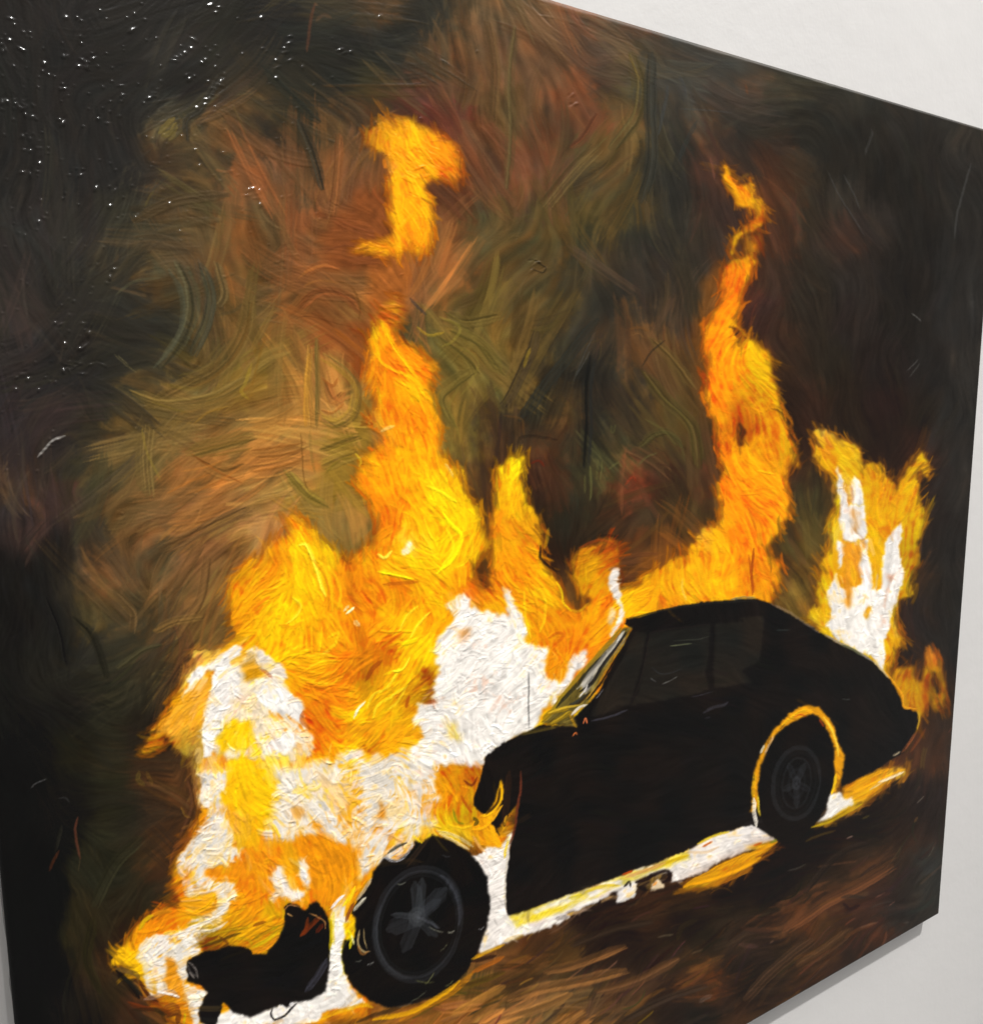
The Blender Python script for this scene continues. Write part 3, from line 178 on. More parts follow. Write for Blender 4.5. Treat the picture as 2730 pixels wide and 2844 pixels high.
# single brush marks: "kind width hex opacity height ; tile x y ..."
MARKS = """
12 5f3826 .9 .3 ; 10 470 20 440 130 425 250 410 380
8 b07850 .8 .3 ; 10 470 15 490 30
14 604430 .7 .2 ; 10 480 150 530 110 590 130
10 242620 .8 .4 ; 10 450 400 560 390 640 430
26 6b5c32 .9 .5 ; 00 1190 990 1240 940 1300 880
26 6b5c32 .9 .5 ; 00 1210 1010 1280 980 1315 920
22 66582f .9 .5 ; 00 1260 1040 1310 980
8 5a4f2c .8 .3 ; 00 1085 1540 1110 1480 1150 1420
6 6b5526 .8 .4 ; 20 930 400 980 520 1020 600
6 6b6a3a .8 .4 ; 20 700 1090 740 1050 780 1010
14 3a3c3c .9 .8 ; 20 1150 1000 1190 820 1220 640
10 404142 .9 .8 ; 20 1310 560 1340 640 1360 720
5 454645 .9 .8 ; 20 1300 810 1500 820 1700 840
12 3d2a24 .8 .3 ; 20 1500 900 1560 1040 1600 1200 1580 1330
9 7a4a3a .8 .3 ; 20 1540 1180 1560 1260 1570 1330
8 7a4020 .6 .3 ; 20 1800 630 1815 700
16 303330 .5 .9 ; 20 1300 1200 1360 1050 1440 900
7 4a4a48 .9 .9 ; 30 1050 965 1057 1000 1020 1090 1000 1150
6 484846 .8 .8 ; 30 720 1270 800 1440 900 1600 1000 1760
6 484846 .8 .8 ; 30 840 1300 920 1450 960 1560
7 464644 .8 .8 ; 30 1790 1220 1740 1400 1690 1600 1670 1780
5 a8a8a4 .7 .9 ; 31 1350 455 1400 490 1420 515
5 686864 .7 .9 ; 31 1310 885 1400 800
5 686864 .7 .9 ; 31 1330 930 1410 830
20 4a4a3a .6 1 ; 01 1260 130 1350 300 1360 500 1300 680 1150 860
14 4d4d38 .6 1 ; 01 1400 110 1480 300 1470 500 1380 700
14 4d4d38 .6 1 ; 01 1500 130 1560 330 1540 520 1450 680
10 54523a .6 1 ; 01 1600 130 1630 300 1600 460
12 3f3c2a .6 .8 ; 01 1640 470 1740 440 1800 390
12 6b4a20 .6 .8 ; 01 1881 380 1800 700 1600 930 1400 1020
9 5c5a40 .8 .8 ; 01 860 320 1000 220 1200 190
4 a09058 .7 .6 ; 01 850 760 950 850 1020 900
3 a09058 .7 .6 ; 01 880 770 960 840
8 a8a6a0 .9 1 ; 01 280 1530 340 1460 400 1400 490 1370
5 46443a .8 1 ; 01 1000 430 1280 430
12 a58a2a .6 .6 ; 01 1881 830 1830 980 1800 1040 1860 1100
9 8a7430 .7 .8 ; 01 1060 1320 1100 1500 1200 1700
12 7a6428 .6 .7 ; 01 1140 1120 1300 1180 1400 1200
12 7a6428 .6 .7 ; 01 1200 980 1400 1020 1500 1010
7 6a5020 .9 .9 ; 01 1500 1480 1700 1430 1881 1400
7 6a5020 .9 .9 ; 01 1550 1530 1750 1490 1881 1460
8 8e6a2a .8 .9 ; 01 1450 1280 1550 1200 1700 1150
7 7a421a .8 .6 ; 01 1430 1510 1600 1620 1800 1720
7 c07a34 .7 .6 ; 01 1350 1640 1550 1600 1650 1560
8 b86e2c .7 .6 ; 01 1450 1800 1650 1700 1800 1600
8 b86e2c .7 .6 ; 01 1250 1800 1400 1720 1560 1660
5 4a2814 .9 .4 ; 11 330 495 400 480 500 495 610 525 740 560
10 7a2e10 .7 .7 ; 11 730 570 820 620 860 700
7 5e3a18 .8 .9 ; 11 620 210 740 260 800 380 800 500
7 a56a30 .6 .9 ; 11 350 190 450 120 560 90
8 a56a30 .6 .9 ; 11 380 250 500 210 640 230
6 5c3e1c .9 .9 ; 11 498 620 490 900 495 1150 480 1330
20 b8812e .7 .9 ; 11 430 760 410 950 400 1150 400 1300
16 a07c2c .7 1 ; 11 520 800 650 880 750 970 780 1080 730 1280
14 a8803a .7 1 ; 11 560 740 680 850 770 950
10 8a4a1c .8 1 ; 11 520 940 600 1000 640 940
10 b07030 .7 1 ; 11 520 1080 600 1130 690 1040
10 9a5a24 .8 1 ; 11 520 1180 600 1200 680 1130
10 ad8430 .8 1 ; 11 510 1190 590 1260 700 1200 750 1060
8 6a5820 .8 1 ; 11 510 1260 600 1310 700 1260
9 a08030 .7 1 ; 11 510 1340 570 1330 560 1380 520 1390
7 75601f .8 1 ; 11 560 1400 680 1390 780 1350
7 75601f .8 1 ; 11 580 1470 700 1440 780 1400
7 75601f .8 1 ; 11 550 1650 640 1560 760 1530
10 6a5a2a .8 .7 ; 11 430 1330 440 1480 470 1650
6 5a3c18 .9 .9 ; 11 360 1350 380 1600 400 1750 450 1810
7 6b3f18 .8 1 ; 11 0 1480 150 1460 350 1430
7 7a4a1c .8 1 ; 11 20 1530 200 1520 370 1470
7 c0813a .8 1 ; 11 20 1590 180 1560 350 1510
7 7a4a1c .8 1 ; 11 0 1640 200 1600 370 1550
7 c0813a .8 1 ; 11 0 1690 200 1660 330 1600
7 5e4e1c .8 1 ; 11 260 1660 380 1800 520 1881
7 a89038 .7 1 ; 11 290 1640 420 1790 540 1860
10 8a7a30 .6 .9 ; 11 1400 480 1550 560 1500 660 1420 700
10 c8a028 .7 .9 ; 11 1230 560 1320 620 1430 600
8 5a4a20 .7 1 ; 11 1350 650 1500 800 1620 900 1540 960 1440 1080
8 8a7a34 .7 1 ; 11 1500 680 1680 800 1640 960 1550 1080
8 584c20 .7 1 ; 11 1400 1050 1420 1180 1500 1300
8 857430 .6 1 ; 11 1550 1000 1470 1150 1520 1300 1560 1420
10 2c2c30 .8 .5 ; 11 1180 340 1240 410 1300 470
9 5a2a12 .8 .6 ; 11 1110 590 1150 680 1210 720
9 b06a30 .7 .6 ; 11 1210 590 1300 680 1340 760
14 3a2a22 .8 .6 ; 11 1700 1500 1730 1700 1740 1870
12 2a2022 .8 .6 ; 11 1860 1200 1840 1400 1800 1600
10 4a3a22 .8 .6 ; 11 1600 1590 1650 1700 1700 1850
12 5a3c1a .8 .5 ; 12 1730 0 1760 120 1760 240
14 ffd818 .8 1 ; 11 900 560 930 700 950 800
12 ffc814 .8 1 ; 11 1000 560 1060 700 1150 830 1240 950
10 ffd21a .7 1 ; 11 920 760 1000 850 1200 950 1300 1100
10 ffd21a .7 1 ; 11 930 980 960 1120 1010 1210
12 e8d080 .8 1 ; 11 960 1340 1020 1310 1060 1300
8 ffe030 .8 1 ; 11 770 1500 810 1560 800 1600
18 ffe020 .7 1 ; 11 1300 1740 1420 1790 1520 1860
10 fff0a0 .6 1 ; 11 1440 1580 1480 1640 1500 1680
14 ffe412 .8 1 ; 12 1420 60 1480 150 1560 250 1500 400 1380 520
12 ffe020 .8 1 ; 12 1600 150 1640 300 1600 420 1500 480
10 ffe020 .7 1 ; 12 1450 180 1500 330 1420 460
10 ffe84a .8 1 ; 12 940 370 990 400 1040 350
14 ffd818 .8 1 ; 12 940 500 1100 530 1200 560
14 ffe840 .8 1 ; 12 345 310 400 300 440 370 480 480 520 620 550 690
10 ffc41a .7 1 ; 12 470 400 550 500 590 640 600 800
8 d88010 .7 1 ; 12 450 420 530 520 570 650 570 800
10 ffc41a .7 1 ; 12 520 440 620 540 660 660 640 780
10 ffd830 .8 1 ; 12 250 900 330 830 360 760 300 700
12 e89a10 .6 1 ; 12 200 900 300 920 370 880
8 f0a010 .7 1 ; 12 290 1180 420 1250 560 1270 640 1230
8 c87010 .7 1 ; 12 320 1230 450 1290 580 1300 640 1270
8 ffc820 .7 1 ; 12 350 1290 480 1340 600 1340 650 1290
8 c87010 .7 1 ; 12 400 1330 520 1370 620 1350
8 ffc820 .7 1 ; 12 420 1140 520 1120 640 1150
9 ffd820 .8 1 ; 12 560 1000 640 960 620 1050 540 1100
8 ffe040 .8 1 ; 12 520 1110 580 1100
8 fff0c0 .9 .8 ; 12 680 800 720 760
8 fff0c0 .9 .8 ; 12 700 820 760 770
16 ffe0a0 .8 .6 ; 12 760 870 800 910
9 ffe030 .8 1 ; 12 850 1550 900 1430 1000 1380 1060 1300 1100 1250
9 d89a10 .8 1 ; 12 870 1580 920 1470 1020 1410 1100 1340
9 ffe030 .8 1 ; 12 900 1600 940 1500 1040 1440 1140 1370
9 ffe030 .8 1 ; 12 1000 1540 1080 1480 1160 1350
8 ffe030 .8 1 ; 12 1040 1250 1120 1230 1180 1140
9 fff0d0 .9 1 ; 12 760 1600 790 1530 840 1480
8 ffe030 .8 1 ; 12 1100 950 1160 830 1240 760
8 ffe030 .8 1 ; 12 1180 1000 1240 900 1330 800
16 8a3c10 .6 .4 ; 12 850 1320 900 1230 970 1170
16 a84c10 .6 .4 ; 12 380 1550 370 1620 430 1680
12 a04010 .7 .4 ; 12 1150 1520 1170 1430
12 b05812 .6 .4 ; 12 980 600 1100 590 1240 580
12 7a3c14 .7 .4 ; 12 1290 1400 1350 1390
10 a83810 .8 .4 ; 12 60 1230 110 1260 150 1300
10 e87818 .7 .4 ; 12 0 800 60 740 130 690
14 ffd818 .7 1 ; 21 20 1580 60 1540
10 c86010 .7 .8 ; 22 330 1000 400 960 440 980 380 1050
9 ffd020 .7 1 ; 22 150 650 160 850 200 1000
9 ffc820 .7 1 ; 22 210 600 300 700 300 860 260 960
9 d88810 .7 1 ; 22 180 620 240 750 250 900
9 ffd818 .8 .8 ; 22 390 580 430 660 440 740 500 800
8 e0b020 .8 .8 ; 22 500 790 560 800 630 740
9 7a2810 .7 .5 ; 22 870 480 890 560 870 620
10 a04018 .7 .5 ; 22 560 330 700 270 820 300
8 201614 .9 .6 ; 22 700 240 780 235 850 245
9 1c1412 .9 .6 ; 22 270 310 270 400 330 460 390 500
12 d0a020 .8 .5 ; 22 330 180 320 260 300 330
8 8a3010 .8 .5 ; 22 1860 330 1850 500 1860 660
7 b04a10 .8 .5 ; 32 130 380 150 520 160 680
9 e87010 .7 .6 ; 32 100 60 160 200 190 320
9 c86010 .6 .5 ; 22 1820 20 1860 120 1881 200
8 ffd860 .7 .6 ; 22 1330 560 1330 640 1360 720
5 383838 .9 1 ; 22 180 1250 182 1400 186 1670
16 30302c .9 .6 ; 22 480 1520 560 1470 620 1420
16 8a7020 .9 .6 ; 22 340 1560 480 1380 620 1220 760 1060 870 925
14 2a281c .9 .6 ; 22 390 1520 520 1370 640 1240 760 1110
10 d0c8b8 .8 .8 ; 22 540 1380 660 1270 780 1130 880 970
10 8a847c .8 .8 ; 22 580 1330 700 1190 800 1060 890 950
12 1a1816 .9 .6 ; 22 560 1400 660 1330 740 1200 830 1080 910 960
8 e8e4dc .9 .8 ; 22 840 1030 870 980 900 950
9 c8902a .9 .7 ; 22 580 1480 680 1380 760 1240 830 1110 900 1000
8 14110f .9 .6 ; 22 620 1460 720 1340 800 1210 900 1050
7 e0d8d0 .9 .9 ; 22 560 1440 600 1390 620 1350
8 302410 .9 .6 ; 22 470 1510 550 1490 640 1400
20 8f7018 .9 .8 ; 22 290 1620 340 1560 400 1540 480 1535
18 7a6014 .9 .8 ; 22 320 1650 420 1600 500 1560
10 c09a20 .8 .8 ; 22 350 1640 440 1590 500 1550
8 d8b030 .8 .8 ; 22 330 1560 420 1530 560 1500
9 d8cfc4 .9 .8 ; 22 500 1580 560 1520 620 1495
8 c89018 .9 .8 ; 22 490 1570 510 1620 540 1670
6 d87040 .9 .5 ; 22 590 1640 605 1600 620 1640
6 e87838 .9 .5 ; 22 510 1735 530 1710 545 1725
7 35333a .9 .6 ; 22 650 1620 780 1590 920 1540
6 8a8a90 .8 .8 ; 22 685 1450 710 1420 740 1380
6 26201c .9 .5 ; 22 1090 960 1060 1120 1020 1300 950 1490
7 1e1a18 .9 .5 ; 22 1085 960 1300 925 1540 900
5 6a7050 .8 .8 ; 22 1240 1060 1400 1045
4 4a4c40 .8 .8 ; 22 1270 1020 1450 1010 1540 985
4 70706c .8 .8 ; 22 1180 1345 1240 1320 1295 1290
4 606060 .8 .8 ; 22 1090 1300 1130 1330
3 34363a .8 .8 ; 22 1100 1220 1160 1265 1250 1265 1330 1230
4 34323a .8 .6 ; 22 1400 1440 1480 1425 1560 1400
12 38363c .8 .6 ; 22 1490 1560 1560 1520 1640 1500 1670 1480
5 34323a .8 .8 ; 22 1500 1600 1540 1590
7 25231f .9 .6 ; 22 910 860 1100 815 1300 770 1600 735 1881 722
6 3a3420 .8 .6 ; 22 1000 835 1180 790 1350 750
10 8a8060 .8 .6 ; 32 0 712 100 700 180 702
9 b8a090 .9 .6 ; 32 300 745 420 800 540 880 660 960
7 908478 .9 .6 ; 32 700 975 820 1040 960 1110 1060 1180
8 5a5a40 .9 .5 ; 32 820 1050 900 1080 980 1130
7 d8c090 .9 .6 ; 32 1060 1170 1140 1250 1180 1300
7 e09820 .9 .6 ; 32 1150 1250 1220 1340 1275 1420 1290 1520 1385 1530
6 caa030 .9 .6 ; 32 1385 1540 1410 1600 1390 1680
9 a05830 .9 .6 ; 32 1380 1700 1330 1780 1270 1860
9 7a4020 .8 .6 ; 32 1450 1680 1400 1760 1340 1850
8 e0c8a0 .8 .6 ; 32 1210 1881 1260 1850
5 2c3230 .8 .6 ; 32 340 940 440 940
4 484a48 .8 .8 ; 32 830 1455 890 1460
6 c84818 .8 .6 ; 32 460 1590 520 1570 560 1590
7 b04010 .8 .6 ; 32 660 1610 690 1660
7 5a2808 .8 .6 ; 32 400 1640 360 1680
8 f0c020 .8 .8 ; 32 360 1680 430 1610 520 1550 600 1540
8 ffd040 .8 .8 ; 32 690 1590 750 1680 790 1790 800 1881
8 e0b890 .9 .8 ; 32 250 1870 290 1790 320 1730
7 3a2010 .9 .6 ; 32 270 1800 300 1740
10 e8c020 .9 .8 ; 33 180 0 170 120 165 200
14 f0e8d8 .9 .9 ; 33 170 200 175 300 190 410
8 e8c828 .9 .8 ; 33 200 180 205 270 220 330
9 ece0c0 .8 .8 ; 32 220 1860 250 1800
10 e8b818 .9 .8 ; 33 780 20 770 100 750 170
12 e8a010 .8 .8 ; 33 850 150 1000 60 1100 10 1200 -20
10 f0dcc0 .8 .8 ; 33 1040 130 1150 60 1260 0
12 e8980c .8 .8 ; 33 900 200 1000 180 1100 120
14 f0a818 .8 .8 ; 33 900 170 1040 110 1180 40 1300 -20
9 f8e8d0 .8 .8 ; 33 1100 80 1200 40 1290 0
10 d8880c .8 .8 ; 33 830 130 900 100 980 40
10 e8c010 .9 .8 ; 33 600 415 720 380 860 310 980 240
8 f0a830 .9 .8 ; 33 860 300 950 260
16 e8a00c .9 .8 ; 33 0 700 120 640 240 570 340 520
18 e09a0c .9 .8 ; 33 -20 770 100 710 220 640
14 c8780c .8 .6 ; 33 0 740 60 700
7 c05818 .9 .6 ; 33 170 550 230 530
8 7a7c20 .9 .5 ; 33 290 530 340 505
24 e8a010 .9 .7 ; 23 1340 860 1500 780 1650 700 1881 600
24 e0980c .9 .7 ; 23 1380 840 1600 780 1750 720 1881 660
18 b87010 .8 .6 ; 23 1500 860 1650 810 1850 720
10 e8d820 .9 .7 ; 23 40 1090 200 1040 340 990
14 f0d018 .9 .7 ; 23 200 1090 400 1040 560 960
14 ecd418 .8 .7 ; 23 480 950 580 920
10 e0c020 .8 .7 ; 23 600 900 740 850 860 850
10 f0d040 .8 .7 ; 23 700 870 860 850
12 c8a418 .9 .7 ; 23 1000 760 1180 690 1380 620
12 e0a868 .9 .7 ; 23 900 790 1050 740 1200 680
7 b84810 .9 .6 ; 23 880 770 960 740
7 c8540c .9 .6 ; 23 1480 560 1550 520
9 e0c028 .9 .7 ; 23 1440 540 1560 480 1680 450
9 e0b070 .8 .7 ; 23 1350 600 1500 600 1600 560
12 c89ca0 .5 .6 ; 23 200 1140 320 1110
9 281c18 .9 .5 ; 23 380 1100 470 1080
10 f0b020 .9 .7 ; 23 0 1265 140 1220
14 1e1413 .9 .5 ; 23 980 830 1060 800 1130 760 1220 740 1230 800 1180 830
14 1c1513 .9 .5 ; 23 700 980 850 990 1000 960 1050 900 1200 880 1350 830
16 1a1413 .9 .5 ; 23 1000 860 1060 880
8 14100f .9 .5 ; 23 890 860 930 820 940 860
7 f08820 .9 .6 ; 23 1110 850 1140 820
9 6b3220 .9 .6 ; 23 125 0 125 120 100 260 80 420 40 540
26 2c1c14 .8 .4 ; 23 40 0 20 200 0 400
10 ffd418 .9 .8 ; 23 40 480 20 560 0 640
8 f0e0c8 .9 .8 ; 23 50 470 30 520
7 d8ccb8 .9 .8 ; 23 40 560 15 700 5 900 15 1040
10 e0a020 .8 .7 ; 23 0 400 20 330
12 ffc018 .9 .9 ; 13 1855 70 1850 200 1780 300 1700 330
9 f0a818 .9 .9 ; 13 1870 250 1800 350 1720 420 1640 430
9 2a1a10 .8 .4 ; 13 1850 120 1830 230 1750 310
16 3c2814 .8 .4 ; 13 1830 450 1881 380
10 ffb818 .9 .9 ; 13 1780 400 1800 480 1840 560
12 2c2c14 .8 .5 ; 13 1650 340 1680 370 1660 400
8 6b2a12 .8 .5 ; 13 1580 60 1640 100 1680 40
10 a03810 .7 .5 ; 13 1560 180 1600 250 1640 300
9 6a7a18 .8 .5 ; 13 1500 280 1530 370 1580 390
10 ffd020 .8 .8 ; 13 1450 240 1460 380 1560 420 1640 400
8 ffb818 .8 .8 ; 13 1560 100 1640 130 1650 230
10 f0d8a0 .8 .9 ; 13 1400 460 1500 510 1620 580
10 ead8a8 .8 .9 ; 13 1380 440 1520 480 1650 560
10 f0b060 .8 .9 ; 13 1650 480 1700 560 1740 600
9 dce0ee .9 1 ; 13 980 640 1060 665 1130 640 1180 570 1195 510
10 2a2c22 .9 .5 ; 13 1010 610 1080 560 1150 530
8 ffe020 .9 .9 ; 13 1200 480 1240 510 1270 530
8 eed0a0 .9 .9 ; 13 830 720 870 680 930 650
12 b8a890 .8 1 ; 13 780 960 840 880 890 800
12 e8e0c8 .9 1 ; 13 760 1040 810 980 850 940
9 e8e6ee .9 1 ; 13 590 1020 640 960 690 920
14 ffe020 .9 .8 ; 13 680 1000 740 930 770 860
12 6a2a28 .8 .5 ; 13 700 1120 720 1060 760 980
12 f0e010 .9 .9 ; 13 715 1180 740 1240 730 1320
8 f8f0a0 .9 .9 ; 13 740 1220 760 1290
12 ffe018 .8 .8 ; 13 610 1050 600 1200 610 1290
10 c8b010 .8 .7 ; 13 585 1100 590 1220 580 1330
7 b09868 .9 .6 ; 13 800 1180 790 1280 830 1340 880 1340
5 a89060 .9 .6 ; 13 830 1170 840 1260 860 1320
8 a86c30 .7 .6 ; 13 790 1300 820 1360 870 1340
18 6b2a10 .8 .5 ; 13 360 1230 440 1150 510 1080
12 7a3010 .8 .5 ; 13 420 1090 400 1180 360 1230
16 5a2010 .8 .5 ; 13 480 1200 530 1140
6 c88848 .9 .5 ; 13 430 1060 480 1080 540 1120 550 1170
5 e0a860 .9 .5 ; 13 260 1060 300 1080
5 b8804a .9 .5 ; 13 240 1040 280 1000 350 1010
26 4a4a58 .55 .4 ; 13 400 1640 480 1540 540 1440 560 1400
7 f4f0ee .9 .9 ; 13 180 1790 210 1750 250 1770 230 1800 190 1810
16 f4f0ee .9 .9 ; 13 185 1790 220 1770
11 f4f0ee .9 .9 ; 13 280 1740 310 1730
7 151314 .9 .6 ; 13 150 1770 140 1810 170 1850 240 1820 290 1770 330 1730
9 6a6460 .7 .7 ; 03 1400 1440 1420 1500 1470 1530
7 9a9088 .7 .7 ; 03 1400 1420 1450 1460 1480 1540
7 8a8078 .7 .7 ; 03 1410 1500 1450 1540
24 18150f .9 .5 ; 03 870 1490 930 1560 1000 1640 1040 1690
18 6a5028 .8 .5 ; 03 870 1470 940 1490 1020 1520 1030 1560
18 23221e .9 .5 ; 03 920 1540 1000 1600 1060 1670
14 3c1c14 .9 .5 ; 03 1040 1560 1100 1660 1180 1720
20 b89c94 .5 .9 ; 03 1080 1700 1160 1680 1260 1640 1340 1690
8 f0ece8 .9 .9 ; 03 1180 1640 1260 1660 1340 1680
18 6b2f16 .8 .5 ; 03 960 1720 1050 1760 1150 1780
16 8a4a20 .8 .5 ; 03 1230 1760 1300 1740 1340 1790
20 5a3012 .8 .5 ; 03 1250 1820 1330 1800 1320 1881
12 262014 .8 .5 ; 03 980 1780 1120 1775 1200 1800 1240 1881
9 c8c010 .7 .7 ; 03 1380 1800 1370 1881
9 6b3a2a .9 .4 ; 03 580 340 560 430 580 560 600 650
4 50402c .8 .4 ; 03 600 650 585 740
12 34322a .8 .4 ; 03 460 400 440 500 410 600
10 5a3020 .9 .4 ; 03 440 590 400 660 370 740
5 8c8c90 .8 1 ; 03 230 120 280 80 350 55
4 505054 .8 .9 ; 03 440 200 490 195 520 230
12 252520 .8 .7 ; 03 540 1450 500 1600 480 1700 480 1800
18 a89030 .25 .6 ; 03 1040 0 1030 60 1080 100
12 c09030 .3 .6 ; 03 1090 0 1120 60 1140 100
10 a07428 .7 .6 ; 03 1350 260 1380 320 1420 340
14 8a5a28 .8 .6 ; 03 1360 420 1420 400 1430 360
20 7a4420 .7 .6 ; 03 1300 560 1350 520 1420 500
14 8a4c22 .8 .6 ; 03 1270 700 1300 600 1360 550
10 3c2c18 .8 .6 ; 03 1180 920 1250 970 1330 1000
14 c87c18 .8 .7 ; 03 1120 1080 1200 1050 1280 1040
7 3a2a18 .8 .6 ; 03 1150 1000 1200 1030
14 c8a010 .9 .8 ; 03 1040 1180 1080 1110 1140 1070
10 f8b810 .8 1 ; 03 1440 1060 1550 1000 1600 930 1580 900
10 c87c10 .7 1 ; 03 1480 1070 1580 1020 1620 940
12 f8f0e4 .8 1 ; 03 1400 1180 1560 1110 1700 1020
12 f8f0e4 .8 1 ; 03 1240 1240 1400 1200 1600 1180 1700 1120
10 e0c050 .8 1 ; 03 1220 1210 1330 1190
12 a08010 .8 .9 ; 03 1560 1230 1700 1180 1850 1160
9 4a3810 .8 .6 ; 03 1500 1310 1640 1260 1800 1200
10 5e3410 .8 .6 ; 03 1640 1230 1700 1280 1660 1310
12 c8a010 .9 .9 ; 03 1750 1240 1850 1250 1881 1300
12 e89020 .9 .9 ; 13 10 1340 80 1330 150 1280 180 1230
12 c0a818 .9 .9 ; 13 0 1310 100 1260 200 1180
10 7a7014 .8 .9 ; 13 0 1260 100 1200 200 1150
10 5a2a10 .8 .6 ; 13 10 1150 50 1130 100 1120
26 5a4718 .7 .6 ; 13 1200 1840 1400 1700 1600 1600 1881 1500
24 c07818 .8 .6 ; 13 1100 1860 1300 1750 1500 1640 1650 1500
18 e0a010 .9 .7 ; 13 900 1850 1200 1790 1450 1640 1550 1560
14 f0b818 .9 .7 ; 13 500 1850 650 1790 820 1740 900 1760
14 1a1614 .9 .5 ; 13 780 1870 900 1820 1040 1780 1150 1730
12 e8a818 .8 .7 ; 13 1640 1400 1750 1340 1881 1290
16 2a1a14 .8 .5 ; 13 1640 1420 1740 1390 1820 1370
16 a85c1c .8 .6 ; 13 1640 1500 1800 1420 1881 1380
12 3c2c16 .8 .6 ; 13 1560 1600 1700 1560 1881 1490
18 c8803c .8 .6 ; 13 1700 1881 1800 1820 1881 1770
18 b87438 .8 .6 ; 23 0 1820 150 1740 250 1640
12 4a3018 .8 .9 ; 23 0 1780 100 1700 200 1640
9 c87828 .8 .6 ; 23 120 1430 200 1390
9 b86820 .8 .6 ; 23 300 1330 380 1300 440 1200
9 b06420 .8 .6 ; 23 0 1450 120 1400 240 1380
8 c87c24 .8 .7 ; 23 900 1820 1000 1750 1080 1680 1200 1620
10 c07c2c .8 .6 ; 23 1330 1600 1450 1540 1520 1460
10 b87430 .8 .6 ; 23 1360 1500 1480 1450 1640 1370
8 a85c28 .8 .6 ; 23 1520 1480 1640 1400
5 c8a070 .8 .6 ; 23 1400 1360 1480 1330
5 c0b088 .9 .6 ; 23 1150 1240 1200 1225 1260 1215
10 5a4a24 .7 .6 ; 23 1290 1260 1330 1160 1440 1110
12 5c3a20 .7 .6 ; 23 1080 1080 1200 1000 1400 920 1500 920
10 7a4c24 .7 .6 ; 23 400 1500 600 1440 800 1370
10 2a221c .8 .6 ; 23 200 1560 420 1470 700 1440
8 b8b4b4 .8 .8 ; 23 1460 1720 1500 1690 1550 1670
10 a86020 .7 .6 ; 23 350 1881 450 1830 520 1780
8 a05c28 .7 .6 ; 33 470 1400 560 1360 650 1350
7 b86830 .8 .7 ; 33 850 1240 950 1180 1090 1130
5 c8a090 .8 .7 ; 33 960 1170 1050 1140 1100 1125
5 c08068 .8 .6 ; 33 1080 940 1150 900
5 b07868 .8 .6 ; 33 1180 1000 1220 970
5 d09870 .9 .7 ; 33 290 1280 320 1260
9 a06860 .6 .6 ; 33 60 1290 200 1310
6 e0b0a0 .8 .6 ; 33 860 500 910 480
9 6a5424 .6 .5 ; 33 560 520 680 470 780 440
7 7a6a30 .7 .6 ; 33 980 350 1030 330
8 8a5a30 .7 .5 ; 33 1370 380 1390 340
12 2a2420 .9 .7 ; 33 820 940 900 930 1000 940
16 281918 .9 .7 ; 33 840 980 880 1030 960 1000
24 70422a .6 .6 ; 33 390 1200 480 1130 560 1040
10 6b4a2a .7 .7 ; 33 200 1750 300 1600 420 1480
10 5a3a22 .7 .7 ; 33 820 880 1000 780 1240 640
5 989890 .8 .8 ; 33 1290 1130 1325 1125
4 5c5c58 .8 .8 ; 33 420 740 500 720 560 690
4 8a8070 .8 .8 ; 33 1390 230 1440 180
7 7a1c10 .6 .5 ; 21 200 1580 260 1560 300 1600
8 a83a20 .7 .5 ; 21 900 1740 960 1680 990 1720
12 565630 .8 .6 ; 21 800 1290 810 1340 830 1290
8 6a6838 .8 .6 ; 21 600 1660 600 1800
8 6a6838 .8 .6 ; 21 640 1600 650 1750 640 1860
8 6a6838 .8 .6 ; 21 700 1560 690 1700
6 6a6838 .8 .6 ; 21 730 1560 720 1700
7 6e6c3c .8 .6 ; 21 780 1620 850 1570 880 1610
7 5e5a34 .8 .7 ; 21 990 1600 1060 1530 1140 1500
10 544e2c .7 .7 ; 21 1010 1460 1120 1370 1200 1340 1300 1400 1350 1560
12 5c562e .6 .7 ; 21 1050 1250 1180 1320 1280 1440
5 5a5c58 .8 .8 ; 21 520 960 600 760 680 600
4 5a5c58 .8 .8 ; 21 540 920 640 740
10 7a5430 .8 .7 ; 21 930 620 1000 600 1060 640
10 6f4824 .8 .7 ; 21 940 570 1020 560 1080 590
7 2a241c .9 .6 ; 21 1030 850 1100 740 1200 660
12 c8a428 .6 .6 ; 21 150 860 170 780 190 720
8 5c4022 .8 .7 ; 21 150 1370 130 1250 0 1220
10 1c1714 .9 .6 ; 21 120 1500 110 1400 200 1370 400 1400
5 141210 .9 1.5 ; 21 240 60 290 100 310 115 290 150 230 130 205 120
7 78501a .5 .6 ; 11 0 1000 60 760 110 600
"""
